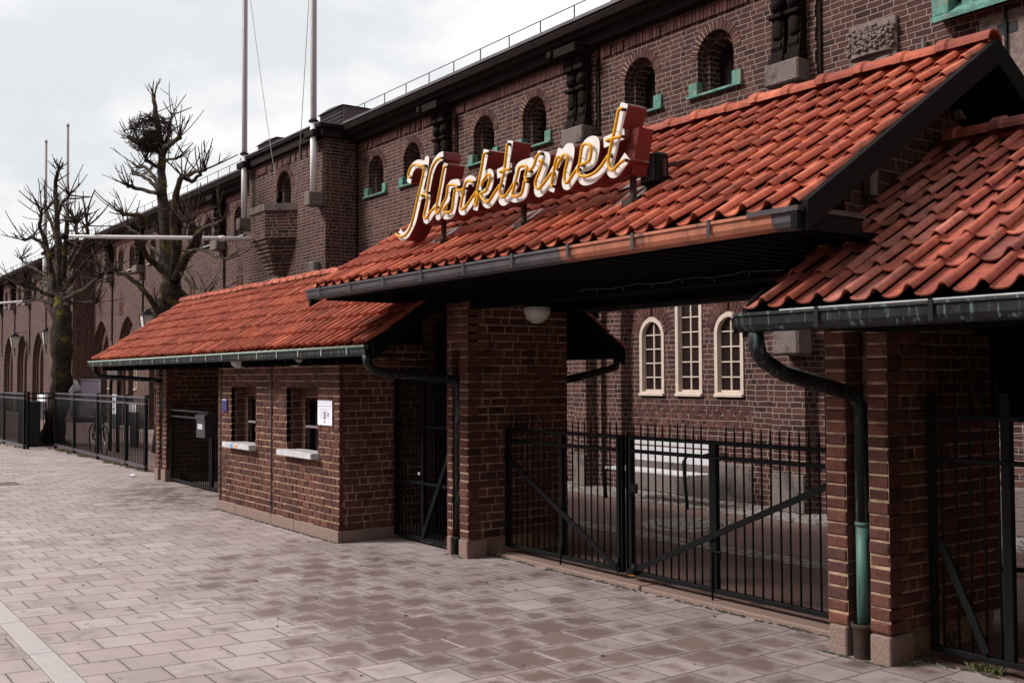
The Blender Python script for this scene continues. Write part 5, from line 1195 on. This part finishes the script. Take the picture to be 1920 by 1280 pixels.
L1 = [([(322, 545), (310, 490), (308, 430), (304, 360), (303, 300), (304, 285), (296, 240), (292, 210), (288, 180)], 18, 5, 0, 0, 8),
 ([(325, 530), (330, 470), (327, 420), (328, 372), (333, 350), (342, 331)], 14, 6, 0, -.5, 5), ([(342, 331), (362, 324), (384, 318)], 5.5, 4, -.5, -.8, 6), ([(345, 333), (360, 340), (376, 328)], 5, 3.5, -.5, -.3, 4),
 ([(303, 366), (297, 363), (271, 357), (252, 352), (241, 349)], 6, 5, 0, -.6, 6), ([(300, 362), (293, 350), (280, 337), (265, 329), (250, 326)], 6, 4.5, 0, .3, 6), ([(303, 354), (289, 333), (280, 322), (272, 312), (258, 313)], 6, 5, 0, .5, 6), ([(303, 318), (284, 307), (274, 301)], 6, 5, 0, -.3, 6),
 ([(303, 295), (311, 275), (321, 270), (336, 258)], 9, 5.5, 0, -.4, 7), ([(309, 272), (317, 252), (319, 226), (322, 216)], 6, 3, 0, .3, 4), ([(303, 290), (284, 277), (262, 267), (246, 260)], 6, 4, 0, -.4, 7), ([(312, 300), (325, 299), (331, 297)], 3.5, 3, 0, -.3, 3),
 ([(308, 600), (291, 578), (279, 554), (260, 533), (242, 519), (220, 511)], 9, 4.5, -.3, -1.2, 9), ([(306, 440), (284, 418), (268, 407), (252, 402), (232, 402)], 8, 5, 0, -.8, 10), ([(316, 515), (291, 496), (275, 480), (267, 463)], 10, 6, 0, -.8, 14), ([(330, 520), (348, 480), (362, 465), (372, 452), (374, 432), (360, 421)], 12, 6, 0, -.7, 9),
 ([(352, 468), (368, 436), (396, 423), (415, 414)], 6, 3.5, -.4, -1.1, 5), ([(338, 505), (348, 522), (362, 537), (378, 543), (388, 551)], 5, 3, 0, -.6, 3), ([(350, 470), (377, 468), (401, 479), (422, 486)], 4, 2, -.4, -.9, 2), ([(318, 500), (290, 470), (262, 440), (240, 425)], 6, 4, .2, .8, 10), ([(326, 470), (345, 440), (350, 415)], 6, 4.5, .2, .8, 8)]
b1 = onY(322, 560, 7.6); tree(7.6, (b1.x, 7.6, 0), [(318, 700, 36), (318, 640, 31), (319, 590, 31), (323, 560, 29), (324, 530, 20)], L1, 'bare pollarded tree with a big nest, rising behind the tiled booth roof', 5, .55, 1.)
L2 = [([(113, 545), (110, 450), (107, 395), (103, 350), (107, 327), (110, 316)], 9, 3.5, 0, 0, 9), ([(109, 400), (118, 380), (130, 366)], 4.5, 3, 0, -.3, 6), ([(120, 520), (125, 440), (126, 412), (142, 415)], 7, 4, 0, -.4, 7), ([(128, 500), (140, 470), (145, 440), (143, 422)], 6, 4, 0, .4, 8), ([(130, 505), (152, 465), (164, 440), (163, 423)], 6, 3.6, 0, -.6, 7),
 ([(104, 540), (90, 480), (84, 450), (75, 425), (77, 404)], 8, 4, 0, -.4, 8), ([(108, 500), (104, 450), (99, 425), (88, 395)], 5, 3.6, 0, .3, 8), ([(100, 530), (92, 475), (74, 452), (60, 446), (46, 450)], 6, 3.5, 0, -.6, 8), ([(102, 545), (82, 512), (52, 499), (38, 484)], 5, 3.5, 0, .4, 8), ([(106, 560), (75, 545), (45, 537)], 6, 3.2, 0, -.7, 8), ([(108, 572), (70, 560), (44, 565)], 5.5, 3.2, 0, -.2, 7), ([(122, 560), (142, 550), (165, 538), (188, 520)], 6, 3.5, 0, -.6, 9), ([(122, 570), (150, 566), (180, 567)], 5, 3, 0, .3, 8), ([(104, 545), (70, 520), (52, 545)], 5, 3, .2, .8, 8), ([(118, 545), (135, 525), (160, 490), (182, 470)], 6, 3.2, 0, .8, 8)]
b2_ = onZ(96, 832); tree(6.06, (b2_.x, 6.06, 0), [(96, 832, 30), (104, 790, 21), (113, 740, 19), (117, 700, 20), (119, 640, 21), (117, 590, 20), (114, 555, 16)], L2, 'bare pollarded tree further off, behind the black railings at the left', 9, 1.5, 1.1)
# nest
nc = onY(284, 249, 7.35); q = MB(); rng = random.Random(3)
for i in range(760):
    v = cv((rng.gauss(0, 1), rng.gauss(0, 1), rng.gauss(0, 1))).normalized(); r = rng.uniform(.45, 1.12) ** .6
    p = nc + cv((v.x * .50 * r, v.y * .50 * r, v.z * .42 * r - (.1 * (abs(v.x) + abs(v.y)) if v.z < 0 else 0))); e = cv((rng.gauss(0, 1), rng.gauss(0, 1), rng.gauss(0, .45))).normalized(); e = (e - v * e.dot(v) * .75).normalized(); L = rng.uniform(.14, .46)
    q.tube([p - e * L / 2, p + cv((0, 0, rng.uniform(-.02, .02))), p + e * L / 2 + v * rng.uniform(-.02, .12)], rng.uniform(.004, .009), 4)
q.lathe([(0, -.26), (.15, -.2), (.2, -.08), (.18, .02), (.1, .06), (0, .03)], nc, 10); tag(q.build('bird_nest', 'twig', None, nc), 'large round nest of dark twigs in the fork of the near bare tree', 'nest')

# =================================================================== RAILINGS AT THE LEFT
def railing(name, p, q_, posts, label, rails=(1.35, 1.235), pitch=.105, mat='iron_grey', top=1.36):
    p, q_ = cv(p), cv(q_); t = thing(name, (p + q_) / 2, label, 'railing', 'black railings along the pavement'); u = (q_ - p).normalized(); L = (q_ - p).length
    r = MB()
    for z in rails: r.rect_tube(p + cv((0, 0, z)), q_ + cv((0, 0, z)), .05, .035)
    r.build('top_rails', mat, t)
    b = MB(); b.rect_tube(p + cv((0, 0, .09)), q_ + cv((0, 0, .09)), .05, .05); b.build('bottom_rail', mat, t)
    b = MB(); n = int(L / pitch)
    for i in range(1, n): c = p + u * (L * i / n); b.tube([c + cv((0, 0, .10)), c + cv((0, 0, rails[0] - .01))], .0085, 5)
    b.build('bars', 'iron', t)
    for s in posts: c = p + u * s; b = MB(); b.bevbox(c.x - .03, c.x + .03, c.y - .03, c.y + .03, 0, top + .04, .005); b.build('post', 'iron', t)
railing('railing', (-38., 5.0, 0), (-27.55, 5.1, 0), [.02, 2.6, 5.2, 7.85, 10.4], 'far run of black railing at the left edge of the pavement')
railing('railing', (-27.5, 5.16, 0), (-27.52, 5.74, 0), [.0], 'short return of black railing beside the far tree, square to the pavement', mat='iron')
railing('railing', (-27.45, 5.78, 0), (-19.45, 5.66, 0), [.0, 2.05, 4.3, 6.6, 7.95], 'long near run of black railing between the far tree and the brick gate pier')
q = MB(); q.bevbox(-29.3, -28.3, 5.25, 5.6, .05, 1.15, .02); tag(q.build('refuse_bin', 'rubber'), 'squat black bin behind the far run of railing', 'bin')
# tall steel grille between railing and pier
tg = thing('steel_grille', (-18.6, 5.9, 0), 'tall grille of pale steel rods with a slanting bar beside the brick gate pier', 'grille'); q = MB()
for i in range(14): q.tube([(-19.3 + i * .055, 5.8 + i * .075, .05), (-19.3 + i * .055, 5.8 + i * .075, 1.62)], .011, 5)
q.build('rods', 'wire', tg); q = MB(); q.rect_tube((-19.6, 5.72, 1.36), (-18.5, 6.1, 2.0), .03, .03); q.rect_tube((-19.35, 5.78, 1.62), (-18.55, 6.85, 1.62), .03, .03); q.bevbox(-18.58, -18.5, 5.7, 5.78, 0, 1.9, .005); q.build('frame', 'iron', tg)
# notice hoops
def hoop(px, y, ptop, label, lines):
    a = onY(px - 7, ptop, y); b = onY(px + 7, ptop, y); x0, x1 = a.x, b.x; z = a.z; t = thing('hoop_sign', ((x0 + x1) / 2, y, 0), label, 'sign', 'signs on steel hoops'); w = (x1 - x0) / 2; cx = (x0 + x1) / 2
    q = MB(); pts = [(x0, y, 0), (x0, y, z - .35)] + [(cx - w * math.cos(math.pi * i / 8), y, z - .35 + .18 * math.sin(math.pi * i / 8)) for i in range(1, 8)] + [(x1, y, z - .35), (x1, y, 0)]; q.tube(pts, .035, 8); q.build('hoop', 'iron', t)
    q = MB(); q.bevbox(x0 - .02, x1 + .02, y - .03, y + .01, z - .14, z + .24, .008); so = q.build('sign_plate', 'sign_plate', t)
    q = MB()
    for zz, n in lines:
        for k in range(n): xa = lerp(x0 + .06, x1 - .06, k / n); q.box(xa, xa + (x1 - x0) / n * .6, y - .0345, y - .0305, z + zz, z + zz + .055)
    q.build('lettering', 'letters', so)
hoop(109, 6.25, 698, 'small dark sign with two lines of white letters on a hoop under the far tree', [(.14, 4), (.03, 3), (-.08, 3)])
hoop(215, 6.6, 694, 'small dark hoop sign with one line of letters, half behind the booth gutter', [(.12, 6)])
a, b = onY(119, 712, 6.4), onY(190, 712, 6.4)
pb = thing('display_board', ((a.x + b.x) / 2, 6.4, 0), 'tall smoky clear board in a thin metal frame behind the railing', 'board'); q = MB(); q.box(a.x + .02, b.x - .02, 6.395, 6.405, .75, a.z - .02); q.build('panel', 'acrylic', pb)
q = MB(); q.rect_tube((a.x, 6.4, a.z), (b.x, 6.4, a.z), .04, .04); q.rect_tube((a.x, 6.4, 0), (a.x, 6.4, a.z - .021), .04, .04); q.rect_tube((b.x, 6.4, 0), (b.x, 6.4, a.z - .021), .04, .04); q.rect_tube((b.x - .3, 6.42, .3), (b.x - .3, 6.42, a.z - .021), .05, .03); q.build('frame', 'iron_grey', pb)
q = MB(); q.add([(a.x + .02, 6.39, a.z - .03), (a.x + .55, 6.39, a.z - .03), (a.x + .52, 6.39, a.z - .75), (a.x + .40, 6.39, a.z - .5), (a.x + .2, 6.39, a.z - .36), (a.x + .1, 6.39, a.z - .5)], [(0, 1, 2, 3, 4, 5)]); q.build('torn_paper', 'paper', pb)
# bicycle
def bicycle(x, y):
    t = thing('bicycle', (x, y, 0), 'dark bicycle leaning behind the near railing', 'bicycle')
    def wheel(cx):
        q = MB(); R_ = .33; q.tube([(cx + R_ * math.cos(2 * math.pi * i / 28), y, .34 + R_ * math.sin(2 * math.pi * i / 28)) for i in range(29)], .016, 6, False); w = q.build('wheel', 'rubber', t)
        q = MB()
        for i in range(14): q.tube([(cx, y, .34), (cx + R_ * math.cos(2 * math.pi * i / 14), y, .34 + R_ * math.sin(2 * math.pi * i / 14))], .002, 3)
        q.build('spokes', 'wire', w)
    wheel(x - .52); wheel(x + .52); q = MB(); bb, st_, hd = (x - .08, y, .32), (x - .22, y, .80), (x + .36, y, .82)
    for a_, b_ in ((bb, st_), (bb, hd), (st_, hd), ((x - .52, y, .34), bb), ((x - .52, y, .34), st_), (hd, (x + .52, y, .34)), (hd, (x + .33, y, .98)), (st_, (x - .25, y, .92))): q.tube([a_, b_], .017, 6)
    q.build('frame', 'iron', t); q = MB(); q.bevbox(x - .37, x - .12, y - .07, y + .07, .92, .97, .02); q.build('saddle', 'rubber', t)
    q = MB(); q.tube([(x + .22, y - .28, 1.02), (x + .36, y - .2, 1.03), (x + .33, y, .99), (x + .36, y + .2, 1.03), (x + .22, y + .28, 1.02)], .013, 6); q.build('handlebar', 'iron', t)
bicycle(onY(185, 800, 6.05).x, 6.05)
for px, y, pz0, pz1, lab, m in ((205, 9.6, 740, 775, 'white board on the ground by the stadium wall beyond the railing, left of the hoop', 'paper'), (241, 7.4, 757, 772, 'pale notice box behind the near railing', 'letters'), (70, 9.4, 740, 752, 'small white box on a dark stand at the foot of the far tower', 'paper')):
    p = onY(px, pz1, y); p1 = onY(px + 14, pz0, y); q = MB().use(m); q.bevbox(p.x, p1.x, y, y + .1, max(.5, p.z), max(.8, p1.z), .01); q.use('rubber'); q.bevbox(p.x + .05, p1.x - .05, y + .02, y + .09, 0, max(.5, p.z) - .001, .01); tag(q.build('notice_box', None), lab, 'box')

# =================================================================== THINGS IN THE YARD AND ON THE PAVEMENT
bn = thing('yard_bench', (-11.3, 9.9, 0), 'pale slatted bench with dark bent metal ends against the stadium wall, seen through the gate', 'bench')
x0, x1 = onY(1150, 870, 9.8).x, onY(1312, 870, 9.8).x
for k in range(4): q = MB(); q.bevbox(x0, x1, 9.62 + k * .1, 9.71 + k * .1, .40, .43, .005); q.build('seat_slat', 'bench_wood', bn)
for k in range(3): q = MB(); q.bevbox(x0, x1, 10.06 + k * .012, 10.085 + k * .012, .52 + k * .11, .61 + k * .11, .005); q.build('back_slat', 'bench_wood', bn)
for xx in (x0 + .05, x1 - .05): q = MB(); q.tube([(xx, 9.62, 0), (xx, 9.58, .35), (xx, 9.56, .60), (xx, 9.62, .68), (xx, 9.9, .66), (xx, 10.1, .70), (xx, 10.08, .36), (xx, 10.04, 0)], .022, 8); q.build('end_frame', 'iron', bn)
wm = thing('mesh_fence', (-4.6, 8.6, 0), 'galvanised wire mesh fence panel at the right edge beyond the dark gate', 'fence'); q = MB(); c0 = onZ(1888, 1050); 
for i in range(12): q.tube([(c0.x + .0 + i * .10, c0.y - .9 + i * .06, .06), (c0.x + i * .10, c0.y - .9 + i * .06, 1.45)], .003, 4)
for k in range(12): z = .1 + k * .12; q.tube([(c0.x, c0.y - .9, z), (c0.x + 1.15, c0.y - .22, z)], .004, 4)
q.build('mesh', 'wire', wm); q = MB(); q.rect_tube((c0.x, c0.y - .9, .05), (c0.x + 1.15, c0.y - .22, .05), .04, .04); q.rect_tube((c0.x, c0.y - .9, 1.46), (c0.x + 1.15, c0.y - .22, 1.46), .025, .025); q.build('frame', 'iron', wm)
q = MB(); c = onZ(1292, 983); q.lathe([(0, .006), (.34, .006), (.36, .004), (.36, -.01)], (c.x, c.y, 0), 32, False); q.lathe([(.39, -.004), (.40, .005), (.55, .005), (.56, -.004)], (c.x, c.y, 0), 32, False)
tag(q.build('manhole_cover', 'cobble'), 'round stone ringed manhole cover in the gravel yard beyond the gate', 'manhole')
c = onZ(8, 907); dg = thing('drain_grate', (c.x, c.y, 0), 'square iron drain grate in the paving at the far left', 'drain'); q = MB(); q.box(c.x - .3, c.x + .3, c.y - .22, c.y + .22, -.01, .004); q.build('frame', 'granite', dg); q = MB()
for k in range(7): q.box(c.x - .25, c.x + .25, c.y - .18 + k * .055, c.y - .15 + k * .055, .0042, .009)
q.build('bars', 'iron_grey', dg)
c = onZ(249, 893); q = MB().use('paper'); q.add([(c.x - .08, c.y - .03, .004), (c.x + .06, c.y - .05, .02), (c.x + .09, c.y + .02, .035), (c.x - .04, c.y + .04, .012), (c.x, c.y - .01, .045)], [(0, 1, 4), (1, 2, 4), (2, 3, 4), (3, 0, 4)]); tag(q.build('crumpled_paper', None), 'crumpled white scrap of paper on the paving near the left gate pier', 'litter')
c = onZ(1182, 1087); q = MB(); q.add([(c.x - .05, c.y - .01, .040), (c.x + .05, c.y - .012, .040), (c.x + .06, c.y + .012, .046), (c.x - .04, c.y + .016, .043)], [(0, 1, 2, 3)]); tag(q.build('dry_leaf', 'sticker_orange'), 'single orange leaf on the granite kerb under the entrance gate', 'leaf')
rng = random.Random(31)
q = MB().use('twig')
for i in range(70):
    x, y = rng.uniform(-14, -3.5), rng.uniform(1.6, 5.5); a = rng.uniform(0, 6.28); L = rng.uniform(.012, .05)
    q.add([(x, y, .002), (x + L * math.cos(a), y + L * math.sin(a), .006), (x + L * .5 * math.cos(a + .9), y + L * .5 * math.sin(a + .9), .008)], [(0, 1, 2)])
tag(q.build('leaf_litter', None), 'scattered specks of dry leaf litter on the paving slabs', 'litter', kind='stuff')
# weeds in the joints and under the railings
q = MB(); rng = random.Random(12)
def tuft(x, y, n, h, s):
    for i in range(n):
        a = rng.uniform(0, 6.28); r = rng.uniform(0, s); bx_, by_ = x + r * math.cos(a), y + r * math.sin(a) * .5; hh = h * rng.uniform(.4, 1.2); a2 = rng.uniform(0, 6.28); lx, ly = math.cos(a2) * hh * .6, math.sin(a2) * hh * .6; w = .004 + hh * .035
        q.add([(bx_ - w * ly / hh, by_ + w * lx / hh, 0), (bx_ + w * ly / hh, by_ - w * lx / hh, 0), (bx_ + lx * .5 + w * .5, by_ + ly * .5, hh * .7), (bx_ + lx, by_ + ly, hh * .75)], [(0, 1, 2), (0, 2, 3)])
for px, py, n, h, s in ((1862, 1262, 45, .06, .06), (1830, 1256, 25, .05, .07), (1700, 1245, 20, .035, .05), (1590, 1222, 16, .03, .04), (1760, 1250, 16, .03, .1)): c = onZ(px, py); tuft(c.x, c.y, n, h, s)
for i in range(34): x = rng.uniform(-27, -19.4); tuft(x, 5.62 + rng.uniform(-.06, .03), 14, .07, .14)
for i in range(20): x = rng.uniform(-36, -27.6); tuft(x, 5.0 + rng.uniform(-.06, .03), 14, .09, .2)
for i in range(10): tuft(-29.3 + rng.uniform(-.8, .8), 6.06 + rng.uniform(-.5, .5), 22, .12, .25)
tag(q.build('weeds', 'grass'), 'low weeds and grass along the railings and the foot of the piers', 'weeds', kind='stuff')
q = MB(); rng = random.Random(6)
for i in range(620):
    x = rng.uniform(-13.3, -3.2); y = {True: 4.775, False: 5.64}[x < -9.8] + rng.gauss(0, .012)
    if -8.62 < x < -8.2 or -4.2 < x < -3.68: y = 5.33
    r = rng.uniform(.006, .02); q.add([(x - r * 2, y, .001), (x, y - r, .001), (x + r * 2, y, .001), (x, y + r, .001), (x, y, r * .6)], [(0, 1, 4), (1, 2, 4), (2, 3, 4), (3, 0, 4)])
tag(q.build('moss_line', 'moss'), 'thin line of moss and dirt along the wall foot and the kerb', 'moss', kind='stuff')

# =================================================================== CAMERA, LIGHT, SKY
cam = D.cameras.new('camera'); co = D.objects.new('camera', cam); COL.objects.link(co); SC.camera = co
right = cv((AX.x, AY.x, AZ.x)); upv = cv((AX.y, AY.y, AZ.y)); back = cv((AX.z, AY.z, AZ.z))
mw = Matrix.Identity(4)
for i in range(3): mw[i][0], mw[i][1], mw[i][2], mw[i][3] = right[i], upv[i], back[i], CAM[i]
co.matrix_world = mw; cam.sensor_width = 36; cam.lens = 36 * F / 1920; cam.clip_end = 2000; cam.clip_start = .05
EL, AZI = R(40), R(238)                       # sun direction: high, from the street at the left
sd = cv((math.cos(EL) * math.cos(AZI), math.cos(EL) * math.sin(AZI), math.sin(EL)))
su = D.lights.new('sun', 'SUN'); su.energy = 3.8; su.angle = R(18); su.color = (1., .965, .93); so = D.objects.new('sun', su); COL.objects.link(so); so.location = sd * 60
so.rotation_euler = (-sd).to_track_quat('-Z', 'Y').to_euler()
W = D.worlds.new('World'); SC.world = W; W.use_nodes = True; g = N(W.node_tree)
sky = g.n('ShaderNodeTexSky', sky_type='NISHITA', sun_disc=False); sky.sun_elevation = EL; sky.sun_rotation = math.pi / 2 - AZI; sky.air_density = 1.; sky.dust_density = 2.; sky.ozone_density = 1.
tc = g.n('ShaderNodeTexCoord').outputs['Generated']; mp = g.n('ShaderNodeMapping'); mp.inputs['Scale'].default_value = (1, 1, 2.2); mp.inputs['Location'].default_value = (.37, .12, .4); g.put(mp.inputs[0], tc)
cl = g.noise(2.3, 5, .52, mp.outputs[0]); cl2 = g.noise(6., 5, .6, mp.outputs[0])
cover = g.mrange(g.m('ADD', cl, g.m('MULTIPLY', g.m('SUBTRACT', cl2, .5), .30)), .36, .58, 0., 1., True)
cloud = g.mix(cover, (7.0, 7.15, 7.35), (10.1, 10.0, 9.9))
zen = g.m('MAXIMUM', g.sep(tc)[2], 0.)          # an overcast sky is about twice as bright overhead as at the horizon
cloud = g.mix(1., cloud, g.mrange(zen, 0., 1., 1., 1.25), 'MULTIPLY')
sp = g.sep(tc); south = g.m('MULTIPLY', g.mrange(g.m('SUBTRACT', sp[1], g.m('MULTIPLY', sp[0], .55)), .10, -.40, 0., 1., True), g.mrange(sp[2], .35, .8, 1., 0., True))   # unseen dark sky band, added to cut the light under the canopies
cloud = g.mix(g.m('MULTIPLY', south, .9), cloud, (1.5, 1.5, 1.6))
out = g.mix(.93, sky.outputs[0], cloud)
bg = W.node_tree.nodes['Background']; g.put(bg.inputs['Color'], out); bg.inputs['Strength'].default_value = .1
vs = SC.view_settings; vs.view_transform = 'Standard'; vs.look = 'None'; vs.exposure = .14; vs.gamma = 1; vs.use_curve_mapping = False
SC.cycles.max_bounces = 6; SC.cycles.diffuse_bounces = 3
for o in D.objects:
    if '_o' in o: del o['_o']
